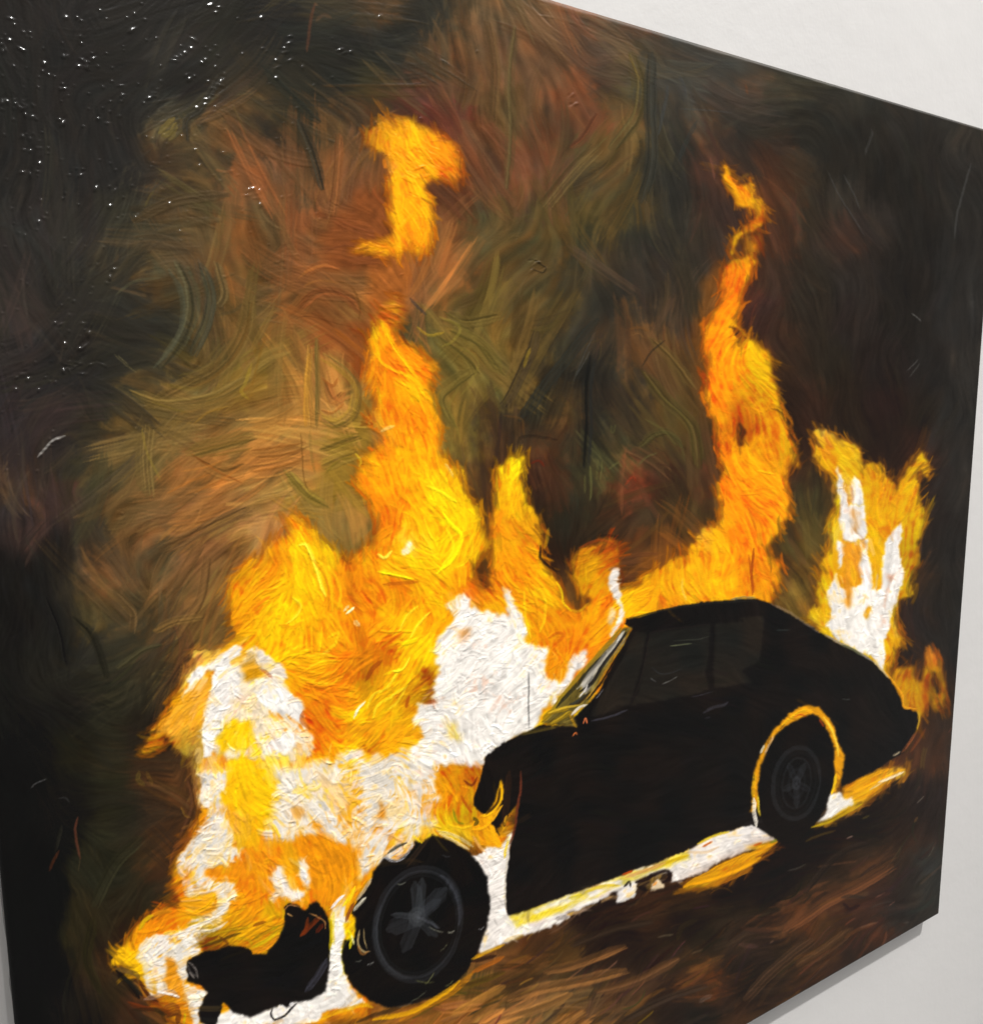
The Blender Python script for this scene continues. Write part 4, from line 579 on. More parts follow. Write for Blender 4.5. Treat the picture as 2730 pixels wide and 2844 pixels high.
WIDE = """
110 4a4a36 ; 01 1320 80 1400 250 1420 450 1350 650 1200 850
90 3c3f33 ; 01 1500 90 1570 300 1540 520 1430 760
70 5f5030 ; 01 1620 80 1680 300 1640 400
140 6b5428 ; 01 1860 300 1820 600 1650 850 1350 1020 1100 1150
120 6e5a2b ; 01 1000 1050 1250 1130 1600 1080 1850 950
150 66542c ; 01 1100 1300 1080 1550 1100 1800
110 8a5a26 ; 01 1500 1560 1700 1650 1850 1600
120 7a6128 ; 01 1400 1500 1650 1430 1880 1370
90 8b6a2c ; 11 540 760 700 870 780 1000 750 1200 620 1290 530 1230
70 a0702a ; 11 430 700 415 1000 440 1300
40 75602a ; 11 485 650 490 1000 485 1300
90 9a5524 ; 11 560 980 620 1100 690 1060
110 8d7026 ; 11 520 1480 650 1430 800 1380
110 8d7026 ; 11 530 1600 650 1540 780 1500
120 a5682a ; 11 0 1500 200 1480 380 1420
110 a36228 ; 11 0 1620 200 1580 380 1500
90 7e6a26 ; 11 260 1640 400 1800 560 1900
120 6a5c26 ; 11 1350 600 1550 750 1650 880
110 655825 ; 11 1640 880 1480 1000 1400 1100 1500 1300
120 6b5e26 ; 11 1500 600 1700 700 1850 900
90 5a4c22 ; 11 1450 450 1600 520 1850 480
80 8a4520 ; 11 350 420 500 300 700 330 800 450
80 964e22 ; 11 400 150 520 100 640 120
90 242826 ; 21 700 500 500 750 300 1000 120 1250
80 1f2223 ; 21 650 780 620 1000 620 1300 600 1600
80 3a3022 ; 21 250 600 180 800 60 1050 0 1150
100 4f4522 ; 21 1050 900 1200 1100 1400 1300 1450 1600
90 5c4824 ; 21 1100 650 1250 800 1400 1000
70 4c4526 ; 21 1020 1440 1120 1360 1220 1350 1320 1450
130 4f4628 ; 20 950 400 1010 600 980 850 800 1100
120 57482a ; 20 700 1100 500 1300 300 1550
100 2c302e ; 20 1100 400 1090 800 1100 1200 1020 1500
70 6b3a26 ; 20 700 850 600 1020 500 1100
80 54472a ; 20 80 200 40 600 50 1000 20 1400
110 242823 ; 10 100 500 300 700 500 900
90 2c2b24 ; 10 350 900 450 1150 520 1400
90 4f3c28 ; 10 1250 400 1500 560 1650 650
70 7a4624 ; 10 650 1000 640 1300 600 1600
110 5c4428 ; 10 1750 150 1800 500 1780 900
90 6a4a2a ; 02 1850 30 1500 200 1200 350
80 75502c ; 02 1500 300 1350 550 1250 700
70 6c4a28 ; 02 1550 400 1500 700 1350 950
70 5a452a ; 02 850 650 980 800 980 950
70 73552a ; 02 1150 950 1300 880 1500 850
60 3c3a28 ; 02 880 1230 1050 1100 1200 1050
80 4a3c28 ; 00 1000 1650 1300 1500 1700 1450
60 2a2b28 ; 00 1400 1050 1400 900 1500 820 1650 560
70 23241e ; 02 560 850 700 1000 800 1300
60 1c1d1e ; 02 350 700 450 950 500 1200
90 2c2d20 ; 03 1050 500 850 700 700 1000
80 2d2b1a ; 03 700 1100 650 1400 750 1650
60 4a2c1c ; 03 1400 50 1440 250 1350 480
90 55301c ; 33 400 1180 560 1080 700 980 950 850 1200 700
80 3d2a1e ; 33 100 1700 350 1450 600 1250
80 48301e ; 33 500 1450 700 1330 900 1180
60 201a18 ; 33 550 900 800 620 1100 500
70 6b4322 ; 23 300 1500 600 1420 900 1300
90 7a4e26 ; 23 0 1700 300 1620 600 1560 900 1480
90 8a5a2c ; 23 0 1840 250 1760 500 1660
60 2a201a ; 23 500 1300 800 1180 1100 1120
80 5a3a22 ; 23 700 1650 1000 1560 1300 1400
60 2a211c ; 23 900 1850 1200 1700 1500 1600
70 8a5a20 ; 13 1500 1820 1700 1700 1881 1600
"""
# ------------------------------------------------------------------ paint chart (pigment + relief of the canvas)
CX, CY, NX, NY = 360, 640, 1610, 2360          # chart pixel = (photo pixel + offset) / 2
TX, TY = (0, 700, 1400, 2030), (0, 700, 1400, 2144)
rng = np.random.default_rng(11)
f32 = np.float32

def lin(c):
    c = np.asarray(c, float)
    return np.where(c <= .04045, c / 12.92, ((c + .055) / 1.055) ** 2.4)
def hexc(h): return np.array([int(h[i:i+2], 16) / 255 for i in (0, 2, 4)])
def tpt(tile, x, y): return ((TX[int(tile[0])] + x / 2.6871 + CX) / 2, (TY[int(tile[1])] + y / 2.6871 + CY) / 2)
def disp(x, y): return ((x * 1.45136 + CX) / 2, (y * 1.45136 + CY) / 2)

def up(a, H=NY, W=NX):                          # smooth enlargement of a small grid
    h, w = a.shape
    def ax(n, m):
        t = np.linspace(0, m - 1.001, n); i = t.astype(int); f = t - i; f = f * f * (3 - 2 * f)
        return i, f.astype(f32)
    iy, fy = ax(H, h); ix, fx = ax(W, w)
    r = a[iy] * (1 - fy)[:, None] + a[iy + 1] * fy[:, None]
    return r[:, ix] * (1 - fx) + r[:, ix + 1] * fx
def vnoise(sx, sy=None):
    sy = sy or sx
    return up(rng.standard_normal((int(NY / sy) + 3, int(NX / sx) + 3)).astype(f32))
def uplin(a):
    h, w = a.shape[:2]
    ty = np.clip(np.arange(NY) / 8, 0, h - 1.01); tx = np.clip(np.arange(NX) / 8, 0, w - 1.01)
    iy = ty.astype(int); ix = tx.astype(int)
    fy = (ty - iy).astype(f32)[:, None, None]; fx = (tx - ix).astype(f32)[None, :, None]
    r = a[iy] * (1 - fy) + a[iy + 1] * fy
    return r[:, ix] * (1 - fx) + r[:, ix + 1] * fx
def points(txt):
    P, V = [], []
    for ln in txt.strip().splitlines():
        t, rest = ln.split('|'); q = rest.split()
        for i in range(0, len(q) - 2, 3):
            P.append(tpt(t, float(q[i]), float(q[i+1]))); V.append(hexc(q[i+2]))
    return np.array(P, f32), np.array(V, f32)
def field(P, V, sig):                           # gaussian-weighted blend of noted values
    gy, gx = np.mgrid[0:NY // 8 + 2, 0:NX // 8 + 2].astype(f32) * 8
    num = np.zeros(gy.shape + (V.shape[1],), f32); den = np.zeros(gy.shape, f32)
    for (x, y), v in zip(P, V):
        d2 = (gx - x) ** 2 + (gy - y) ** 2
        w = np.exp(-d2 / (2 * sig * sig)) + 1e-3 / (1 + (d2 / 400) ** 2) + 1e-12
        num += w[..., None] * v; den += w
    return uplin(num / den[..., None])

q = [float(v) for v in FLOW.split()]
FP = np.array([disp(q[i], q[i+1]) for i in range(0, len(q) - 2, 3)], f32)
FA = np.radians([q[i] for i in range(2, len(q), 3)])
fl = field(FP, np.stack([np.cos(2 * FA), np.sin(2 * FA)], 1).astype(f32), 28)
ang = .5 * np.arctan2(fl[..., 1], fl[..., 0]) + .34 * vnoise(48) + .09 * vnoise(16)
ca, sa = np.cos(ang).astype(f32), np.sin(ang).astype(f32)
YY, XX = np.mgrid[0:NY, 0:NX]
def lic(n, L):                                  # noise combed along the brush direction
    acc = n.copy(); 
    for s in (1, -1):
        px = XX.astype(f32); py = YY.astype(f32); dx = ca * s; dy = sa * s
        for k in range(L):
            px = px + dx; py = py + dy
            ix = np.clip(px, 0, NX - 1).astype(np.int32); iy = np.clip(py, 0, NY - 1).astype(np.int32)
            acc += n[iy, ix]
            nx, ny = ca[iy, ix], sa[iy, ix]; sg = np.sign(nx * dx + ny * dy); sg[sg == 0] = 1
            dx = nx * sg; dy = ny * sg
    acc -= acc.mean()
    return acc / acc.std()
bris = lic(rng.standard_normal((NY, NX)).astype(f32), 12)       # fine bristle lines
comb = lic(vnoise(3.2), 16)                                     # broader streaks
WX = 1.0 * vnoise(22) + .55 * vnoise(8) + .35 * vnoise(3.5) + ca * comb * .6
WY = 1.0 * vnoise(22) + .55 * vnoise(8) + .35 * vnoise(3.5) + sa * comb * .6

def fill(polys):                                # even-odd scanline fill
    m = np.zeros((NY, NX + 1), np.uint8)
    for P in polys:
        P = np.asarray(P)
        for (x0, y0), (x1, y1) in zip(P, np.roll(P, -1, 0)):
            if y0 > y1: x0, y0, x1, y1 = x1, y1, x0, y0
            a, b = max(0, int(np.ceil(y0))), min(NY - 1, int(np.ceil(y1)) - 1)
            if b < a: continue
            ys = np.arange(a, b + 1); xs = x0 + (ys - y0) / (y1 - y0) * (x1 - x0)
            np.bitwise_xor.at(m, (ys, np.clip(np.ceil(xs), 0, NX).astype(int)), 1)
    return np.bitwise_xor.accumulate(m, axis=1)[:, :NX]
def box(a, r):
    r = int(r)
    if r < 1: return a
    for ax in (0, 1):
        c = np.cumsum(np.concatenate([np.repeat(a.take([0], ax), r + 1, ax), a, np.repeat(a.take([-1], ax), r, ax)], ax), ax, dtype=np.float64)
        n = a.shape[ax]
        a = ((c.take(range(2 * r + 1, 2 * r + 1 + n), ax) - c.take(range(0, n), ax)) / (2 * r + 1)).astype(f32)
    return a

P, V = points(BG); 
bgF = field(P + rng.normal(0, 2, P.shape).astype(f32), V, 17)
bgF = bgF * .88 + bgF.mean(-1, keepdims=True) * .12
lm = bgF.mean(-1, keepdims=True); k_ = .12 + .16 * np.clip((lm - .16) / .15, 0, 1)
bgF = bgF * (1 - k_) + lm * np.array([1.30, 1.03, .67], f32) * k_
bgF = bgF * np.array([1.08, 1.03, .97], f32) * (.93 + .8 * (bgF.mean(-1, keepdims=True) - .15))
P, V = points(FL); flF = field(P, V, 15)
def warp(img, amp):
    return img[np.clip(YY + WY * amp, 0, NY - 1).astype(np.int32), np.clip(XX + WX * amp, 0, NX - 1).astype(np.int32)]
C = warp(bgF, 8)
soft = np.clip(.5 + .55 * vnoise(70), .1, 1.2)            # where the backdrop was brushed dry, and where it was smoothed
streak = lic(vnoise(9), 26); hue = lic(vnoise(13), 20)
C *= (1 + .085 * streak + soft * (.05 * comb + .02 * bris))[..., None]
C *= 1 + hue[..., None] * np.array([.035, .0, -.03], f32)
flame = warp(flF, 7)
# flame paint is streaked: ochre, orange, light yellow
t = np.clip(comb * .5 + vnoise(9) * .5, -1.5, 1.5)[..., None]
flame = flame + np.where(t < 0, t * np.array([.04, .13, .015]), t * np.array([.02, .06, .02])).astype(f32)
flame = np.clip(flame * np.array([1, 1, .6], f32), .005, 1)
LAB = np.zeros((NY, NX), np.uint8)              # 0 backdrop, 1 flame, 2 white, 3 car, 4 window, 5 front wheel, 6 rear wheel
Hh = np.zeros((NY, NX), f32)
lab_of = dict(b=0, f=1, w=2, c=3, g=4, t=5, r=6)
dark = dict(c=.068, g=.078, t=.060, r=.060)
n1, n2 = vnoise(30), vnoise(7)
for ln in SHAPES.strip().splitlines():
    head, *segs = ln.split(';'); k, col, edge_, rag = head.split(); edge_, rag = float(edge_), float(rag)
    pts = []
    for s in segs:
        a = s.split(); pts += [tpt(a[0], float(a[i]), float(a[i+1])) for i in range(1, len(a) - 1, 2)]
    pts = np.array(pts)
    m = fill([pts])
    x0, x1 = int(max(0, pts[:, 0].min() - 30)), int(min(NX, pts[:, 0].max() + 30))
    y0, y1 = int(max(0, pts[:, 1].min() - 30)), int(min(NY, pts[:, 1].max() + 30))
    sl = (slice(y0, y1), slice(x0, x1)); A = rag * .27
    yy = np.clip(YY[sl] + WY[sl] * A, 0, NY - 1).astype(np.int32); xx = np.clip(XX[sl] + WX[sl] * A, 0, NX - 1).astype(np.int32)
    m = m[yy, xx].astype(f32)
    L = lab_of[k]; LAB[sl][m > .5] = L
    if k == 'f' and col == '-':                 # thin reddish scumble round the flames
        g = (box(box(m, 10), 10) * .78 * np.clip(1 + .5 * n1[sl], .15, 1))[..., None]
        C[sl] = C[sl] * (1 - g) + np.array([.47, .23, .08], f32) * (1 + .15 * comb[sl])[..., None] * g
    m = box(box(m, max(1, edge_ * (1.7 if k == 'f' and edge_ > 1 else 1.0 if k == 'w' else .6))), 1) if edge_ > .7 else box(m, 1)
    if col in ('f0e8da', 'f6e4c4', 'f2ece4', 'f3ede2'):   # flame colour breaks through the thinner white
        m = m * np.clip(1.0 + .38 * n1[sl] - .30 * comb[sl] + .25 * n2[sl], .12, 1)
    elif k == 'f' and col != '-' and rag > 4:
        m = m * np.clip(1.0 + .3 * n1[sl] - .30 * comb[sl] + .25 * n2[sl], .2, 1)
    m = m[..., None]
    if k == 'f' and col == '-': src = flame[sl]
    elif k in 'fwb':
        base = hexc(col).astype(f32) * (np.array([1.0, .995, .995], f32) if k == 'w' else 1)
        src = base * (1 + .04 * comb[sl] + .05 * n2[sl])[..., None]
        if k == 'w':                            # cream, peach and grey streaks in the white
            cr_ = {'f0e8da': .25, 'f2ece4': .3, 'f3ede2': .3, 'f0ece6': .5, 'f2eee8': .5}.get(col, .75)
            w1 = np.clip(n1[sl] * .6 + comb[sl] * .35 + n2[sl] * .5 - cr_, 0, 1)[..., None]
            w2 = np.clip(-n1[sl] * .6 + n2[sl] * .5 - comb[sl] * .3 - .8, 0, 1)[..., None]
            src = src * (1 - w1 * .75) + np.array([.95, .80, .50], f32) * w1 * .75
            src = src * (1 - w2 * .6) + np.array([.90, .72, .62], f32) * w2 * .6
    else:
        b = dark[k]; warm = np.clip(.5 + .5 * n1[sl], 0, 1)[..., None]
        src = np.array([b, b * .97, b * .97], f32) * (1 - warm) + np.array([b * 1.42, b * 1.14, b * 1.02], f32) * warm
        src = src * (1 + .05 * comb[sl])[..., None]
        if k == 'g': src = src * np.array([1.30, 1.36, 1.24], f32)
        if col != '-': src = hexc(col).astype(f32) * (1 + .15 * comb[sl] + .1 * bris[sl])[..., None]
    C[sl] = C[sl] * (1 - m) + src * m
    if k == 'w': Hh[sl] = np.maximum(Hh[sl], m[..., 0] * .8)
LABs = LAB.copy()

# ------------------------------------------------------------------ brush strokes
TAB = rng.standard_normal((64, 256)).astype(f32)
for i in range(2): TAB = (TAB + np.roll(TAB, 1, 1)) / 1.4
def stamp(cx, cy, th, L, w, col, op, hgt, curv=0., lab=None, ridge=1.):
    r = int(L / 2 + w + 3)
    x0, x1, y0, y1 = int(cx) - r, int(cx) + r + 1, int(cy) - r, int(cy) + r + 1
    if x0 < 0 or y0 < 0 or x1 > NX or y1 > NY: return
    sl = (slice(y0, y1), slice(x0, x1))
    dx = XX[sl] - cx; dy = YY[sl] - cy; c, s = math.cos(th), math.sin(th)
    u = dx * c + dy * s; v = -dx * s + dy * c - curv * (dx * c + dy * s) ** 2
    row = TAB[rng.integers(64)]; off = rng.integers(200)
    b = row[(v / 1.25 + 300 + off).astype(np.int32) % 256]
    e = L / 2 * (1 + .12 * b)
    m = np.clip((w / 2 - np.abs(v)) / 1.1 + .5, 0, 1) * np.clip((e - np.abs(u)) / (2 + L * .08) + .5, 0, 1)
    a = m * op * np.clip(.8 + .28 * b, 0, 1)
    if lab is not None: ok = np.maximum(LABs[sl] == lab, .5 * (LABs[sl] < 3) * (lab in (1, 2))); a = a * ok
    a = a.astype(f32)
    C[sl] += a[..., None] * (col * (1 + (.07 if lab == 0 else .05) * b[..., None]) - C[sl])
    t = np.abs(v) / (w / 2 + .01)
    prof = hgt * (.55 + .3 * b + ridge * .55 * np.exp(-((t - .85) / .22) ** 2) + .25 * (u / L))
    Hh[sl] += (m * np.clip(op * 1.3, 0, 1)) * (prof - Hh[sl] * .75) * (1 if lab is None else ok)
Cs = C.copy()
def scatter(n, labs, wr, lr, op, hg, jit, hj=.0, off=0, region=None):
    xs = rng.uniform(20, NX - 20, n * 6); ys = rng.uniform(20, NY - 20, n * 6)
    keep = np.isin(LABs[ys.astype(int), xs.astype(int)], labs)
    if region is not None: keep &= region(xs, ys)
    xs, ys = xs[keep][:n], ys[keep][:n]
    for x, y in zip(xs, ys):
        ix, iy = int(x), int(y); l = LABs[iy, ix]
        near = 1.35 - .75 * np.clip((x * 2 - CX) / 2730, 0, 1)       # strokes further along the wall look narrower
        w = rng.uniform(*wr) * near; L = rng.uniform(*lr) * near
        th = ang[iy, ix] + rng.normal(0, .12 + hj)
        o = off; sx = int(np.clip(x + rng.normal(0, 3 + o), 0, NX - 1)); sy = int(np.clip(y + rng.normal(0, 3 + o), 0, NY - 1))
        if LABs[sy, sx] != l: sx, sy = ix, iy
        col = Cs[sy, sx] * (1 + rng.normal(0, jit)) + rng.normal(0, jit * .08, 3)
        if l == 1: col = col * np.array([1, 1 + rng.normal(0, jit), 1])
        stamp(x, y, th, L, w, np.clip(col, .01, 1).astype(f32), op, hg * rng.uniform(.5, 1.3), rng.normal(0, .022 if l == 2 else (.008 if L < 40 else .0035 if L < 90 else .0022)), l)
ground = lambda x, y: (y * 2 - CY) / 1.45136 > 1975 - ((x * 2 - CX) / 1.45136 - 700) * .53
scatter(300, (0,), (22, 46), (80, 190), .45, .8, .06, .05, 4)
scatter(800, (0,), (10, 24), (50, 120), .5, .7, .08, .08, 4)
scatter(1900, (0,), (5, 13), (24, 70), .42, .6, .07, .10, 4)
scatter(450, (0,), (1.5, 4), (16, 44), .45, .7, .13, .15, 5)
scatter(1500, (0,), (3, 10), (24, 76), .65, .9, .22, .03, 15, ground)
scatter(1100, (0,), (1.5, 4), (16, 50), .7, 1.1, .35, .05, 12, ground)
scatter(2600, (1,), (5, 12), (14, 40), .5, .8, .02, .15, 5)
scatter(3200, (1,), (2, 6), (8, 24), .45, 1.0, .04, .3, 3)
scatter(4200, (2,), (3, 9), (7, 18), .6, 1.0, .015, .8, 4)
scatter(3000, (2,), (1.6, 3.5), (5, 14), .7, 1.2, .02, .9, 4)
scatter(2200, (3, 4, 5, 6), (3, 10), (20, 60), .35, .25, .05, .1, 3)

lum = C.mean(-1); d_ = (np.clip((.215 - lum) / .07, 0, 1) * .62 * (LABs == 0)).astype(f32)[..., None]
C = C * (1 - d_) + (bgF * .75 + bgF.mean(-1, keepdims=True) * .25) * (1 + .05 * comb + .03 * bris)[..., None] * d_      # the blacks were smoothed almost flat
# frayed edges: thin licks of flame paint dragged out over the dark ground, and dark paint cutting back in
fm = (LABs == 1) | (LABs == 2); bm = box(fm.astype(f32), 5)
for out in (1, 0):
    ys, xs = np.nonzero(((bm > .12) & (bm < .45) & (LABs == 0)) if out else ((bm > .55) & (bm < .85) & (LABs == 1)))
    for k in rng.choice(len(ys), 1500 if out else 1100, replace=False):
        x, y = xs[k], ys[k]; th = ang[y, x] + rng.normal(0, .3)
        for t_ in range(30):
            sx, sy = int(x + rng.normal(0, 7)), int(y + rng.normal(0, 7))
            if 0 < sx < NX and 0 < sy < NY and (LABs[sy, sx] == 1) == bool(out) and LABs[sy, sx] < 2: break
        else: continue
        col = Cs[sy, sx] * (rng.uniform(.6, 1) if out else 1) * (np.array([1, .85, .8]) if out else 1)
        stamp(x, y, th, rng.uniform(8, 30), rng.uniform(1.8, 6), col.astype(f32), rng.uniform(.15, .6) if out else rng.uniform(.15, .4), .5, rng.normal(0, .01), 0 if out else 1)

def mark(pts, w, col, op, hgt):
    pts = np.array(pts); 
    if len(pts) > 2:                            # smooth the bend (Catmull-Rom)
        P = np.vstack([2 * pts[0] - pts[1], pts, 2 * pts[-1] - pts[-2]]); out = []
        for i in range(1, len(P) - 2):
            for t in np.linspace(0, 1, 7)[:-1]:
                out.append(.5 * ((2 * P[i]) + (P[i+1] - P[i-1]) * t + (2 * P[i-1] - 5 * P[i] + 4 * P[i+1] - P[i+2]) * t * t + (-P[i-1] + 3 * P[i] - 3 * P[i+1] + P[i+2]) * t ** 3))
        pts = np.array(out + [pts[-1]])
    seg = np.hypot(*np.diff(pts, axis=0).T); tot = seg.sum() + 1e-6; cum = np.concatenate([[0], np.cumsum(seg)])
    r = w / 2 + 3
    x0, x1 = int(max(0, pts[:, 0].min() - r)), int(min(NX, pts[:, 0].max() + r + 1))
    y0, y1 = int(max(0, pts[:, 1].min() - r)), int(min(NY, pts[:, 1].max() + r + 1))
    if x1 <= x0 or y1 <= y0: return
    sl = (slice(y0, y1), slice(x0, x1)); X = XX[sl] + WX[sl] * .3; Y = YY[sl] + WY[sl] * .3
    best = np.full(X.shape, 1e9); U = np.zeros(X.shape); Vv = np.zeros(X.shape)
    for i in range(len(pts) - 1):
        (ax, ay), (bx, by) = pts[i], pts[i+1]; l = seg[i] + 1e-6
        ex, ey = (bx - ax) / l, (by - ay) / l
        t = np.clip((X - ax) * ex + (Y - ay) * ey, 0, l); d = np.hypot(X - ax - t * ex, Y - ay - t * ey)
        s = (X - ax) * -ey + (Y - ay) * ex; k = d < best
        best[k] = d[k]; U[k] = (cum[i] + t)[k]; Vv[k] = s[k]
    row = TAB[rng.integers(64)]; off = rng.integers(200)
    b = row[(Vv / 1.2 + 300 + off).astype(np.int32) % 256] * .8 + .5 * bris[sl]
    taper = np.clip(np.minimum(U, tot - U) / (tot * .22 + 1) + .35, 0, 1)
    m = np.clip((w / 2 * taper - best) / .9 + .5, 0, 1)
    a = (m * op * np.clip(.88 + .22 * b, 0, 1)).astype(f32)
    C[sl] += a[..., None] * (col * (1 + .05 * b[..., None]) - C[sl])
    t = best / (w / 2 + .01)
    Hh[sl] += m * op * (hgt * (.6 + .3 * b + .4 * np.exp(-((t - .85) / .22) ** 2)) - Hh[sl] * .6)
for ln in WIDE.strip().splitlines():            # broad sweeps of the brush across the smoke
    head, s = ln.split(';'); w, h = head.split(); a = s.split()
    pt = [tpt(a[0], float(a[i]), float(a[i+1])) for i in range(1, len(a) - 1, 2)]; w = float(w) / 5.37; col = hexc(h) * .75 + hexc(h).mean() * .25 * np.array([1.3, 1.03, .67])
    if a[0] in ('33', '23', '13'): col = col * 1.2
    mark(pt, w, col, .5, .9)
    for k in range(5):
        o = rng.uniform(-.5, .5) * w
        mark([(x + o * .8, y + o * .5) for x, y in pt], rng.uniform(1.5, 4), np.clip(col * rng.choice([.68, .8, 1.22, 1.35]), 0, 1), .5, .9)
for ln in MARKS.strip().splitlines():
    head, s = ln.split(';'); w, h, o, hg = head.split(); a = s.split()
    w, o = float(w) / 2.6871 / 2 * (1.1 if float(w) < 7 else 1.9) + .5, float(o)
    if w < 6 and LABs[int(tpt(a[0], float(a[1]), float(a[2]))[1]), int(tpt(a[0], float(a[1]), float(a[2]))[0])] == 0: o *= .6
    if a[0] in ('23', '33') and float(a[2]) > 1000: w, o = w * 1.7, o * .36
    mark([tpt(a[0], float(a[i]), float(a[i+1])) for i in range(1, len(a) - 1, 2)], w, hexc(h), o, float(hg))

# wheels: rims, hubs and spokes brushed in greys
def ell(tile, cx, cy, a, b, tilt, w, h, op, hg, t0=0, t1=360):
    P = []
    for t in np.radians(np.linspace(t0, t1, max(5, int((t1 - t0) / 15)))):
        x, y = a * math.cos(t), b * math.sin(t); c, s = math.cos(math.radians(tilt)), math.sin(math.radians(tilt))
        P.append(tpt(tile, cx + x * c - y * s, cy + x * s + y * c))
    mark(P, w * 1.9, hexc(h) * 1.1, op * .62, hg * .6)
for args in ((1.0, 20, '33353a', .55), (.94, 8, '3c3e43', .6), (.88, 10, '1a1b1c', .8)):
    ell('13', 1240, 1140, 318 * args[0], 425 * args[0], 14, args[1] / 5.4 + .6, args[2], args[3], .6)
ell('13', 1240, 1140, 300, 405, 14, 4.5, '44464e', .6, .7, -75, -10)
ell('13', 1240, 1140, 312, 415, 14, 3.2, '3c3e42', .6, .7, 80, 190)
for (x, y, ww, h) in ((1215, 830, 22, '2f3235'), (1270, 800, 18, '303336'), (1440, 880, 30, '2e3034'), (1400, 960, 20, '2b2d31'), (1040, 1070, 12, '3a3c40'), (1020, 1180, 34, '2c2d30'), (1130, 1340, 26, '2b2c2f'), (1370, 1220, 26, '2b2d30'), (1400, 1170, 6, '50525a')):
    mark([tpt('13', 1235, 1085), tpt('13', (1235 + x) / 2 + 6, (1085 + y) / 2 - 4), tpt('13', x, y)], ww / 2.7 * 1.9, hexc(h) * 1.2, .5, .35)
ell('13', 1235, 1085, 46, 52, 0, 5, '3a3c3e', .7, .6)
ell('13', 1235, 1085, 16, 20, 0, 5, '484a4c', .7, .6)
for (a, b, c0, w) in ((172, 268, '303235', 3.4), (140, 232, '191a1b', 2.4), (105, 190, '2b2d30', 1.6), (60, 105, '26282b', 2), (25, 42, '34363a', 2)):
    ell('33', 490, 85, a, b, 8, w, c0, .6, .4)
for th in range(18, 378, 72):
    x, y = 105 * math.cos(math.radians(th)), 180 * math.sin(math.radians(th))
    mark([tpt('33', 490, 85), tpt('33', 490 + x, 85 + y)], 9, hexc('34363a'), .35, .3)
for (x, y, x2, y2, h) in ((1290, 1590, 1360, 1500, '6a6a40'), (1220, 1560, 1360, 1570, '606038'), (1400, 1340, 1460, 1280, '787a58'), (1320, 1160, 1430, 1200, '8a8a78'), (1080, 840, 1150, 825, '77796a'), (1460, 1200, 1510, 1190, 'b0ae9c'), (1420, 620, 1480, 630, '44464a'), (860, 1440, 910, 1420, '8c8c88'), (770, 1415, 820, 1405, '66665c'), (1690, 1180, 1730, 1160, '98989a'), (1180, 1720, 1300, 1640, '4a4c3c'), (1440, 1600, 1500, 1560, '66663c'), (1080, 1760, 1200, 1720, '505048')):
    mark([tpt('13', x, y), tpt('13', (x + x2) / 2, (y + y2) / 2 + 8), tpt('13', x2, y2)], 1.3, hexc(h), .8, .9)
C = np.clip(C, .01, 1)
loose = np.where(LABs == 0, .42 + .3 * soft, np.where(LABs > 2, .35, 1)).astype(f32)
loose = loose * np.where(LABs == 0, np.clip((bgF.mean(-1) / .26) ** 1.5, .10, 1), 1)
loose = box(loose.astype(f32), 2)
Hh = (Hh + .13 * bris + .08 * comb) * loose
# ------------------------------------------------------------------ materials
def mat(name):
    m = bpy.data.materials.new(name); m.use_nodes = True
    return m, m.node_tree, m.node_tree.nodes['Principled BSDF']
def paint_mat(name, rough, coat, crough):
    m, nt, b = mat(name)
    a = nt.nodes.new('ShaderNodeAttribute'); a.attribute_name = 'pigment'
    nt.links.new(a.outputs['Color'], b.inputs['Base Color'])
    n = nt.nodes.new('ShaderNodeTexNoise'); n.inputs['Scale'].default_value = 34; n.inputs['Detail'].default_value = 4
    r = nt.nodes.new('ShaderNodeMapRange'); r.inputs[1].default_value = .35; r.inputs[2].default_value = .65
    r.inputs[3].default_value = rough - .06; r.inputs[4].default_value = rough + .08
    nt.links.new(n.outputs['Fac'], r.inputs[0]); nt.links.new(r.outputs[0], b.inputs['Roughness'])
    b.inputs['Specular IOR Level'].default_value = .06
    b.inputs['Coat Weight'].default_value = coat; b.inputs['Coat Roughness'].default_value = crough
    # weave of the cloth and the finest bristle grain, in metres of canvas
    tc = nt.nodes.new('ShaderNodeTexCoord'); outs = []
    for d, sc in (('X', 300), ('Z', 290)):
        w = nt.nodes.new('ShaderNodeTexWave'); w.bands_direction = d; w.inputs['Scale'].default_value = sc / 2; w.inputs['Distortion'].default_value = .8
        w.inputs['Detail'].default_value = 1; nt.links.new(tc.outputs['Object'], w.inputs['Vector']); outs.append(w.outputs['Fac'])
    mx = nt.nodes.new('ShaderNodeMath'); mx.operation = 'MAXIMUM'; nt.links.new(outs[0], mx.inputs[0]); nt.links.new(outs[1], mx.inputs[1])
    n2 = nt.nodes.new('ShaderNodeTexNoise'); n2.inputs['Scale'].default_value = 420; n2.inputs['Detail'].default_value = 3
    nt.links.new(tc.outputs['Object'], n2.inputs['Vector'])
    ad = nt.nodes.new('ShaderNodeMath'); ad.operation = 'ADD'; nt.links.new(mx.outputs[0], ad.inputs[0]); nt.links.new(n2.outputs['Fac'], ad.inputs[1])
    bp = nt.nodes.new('ShaderNodeBump'); bp.inputs['Strength'].default_value = .06; bp.inputs['Distance'].default_value = .00022
    nt.links.new(ad.outputs[0], bp.inputs['Height']); nt.links.new(bp.outputs[0], b.inputs['Normal'])
    return m
M_oil = paint_mat('oil_paint', .5, .55, .12)
M_wall, nt, b = mat('painted_plaster')
b.inputs['Base Color'].default_value = (.645, .632, .622, 1); b.inputs['Roughness'].default_value = .42; b.inputs['Specular IOR Level'].default_value = .5
tc = nt.nodes.new('ShaderNodeTexCoord')
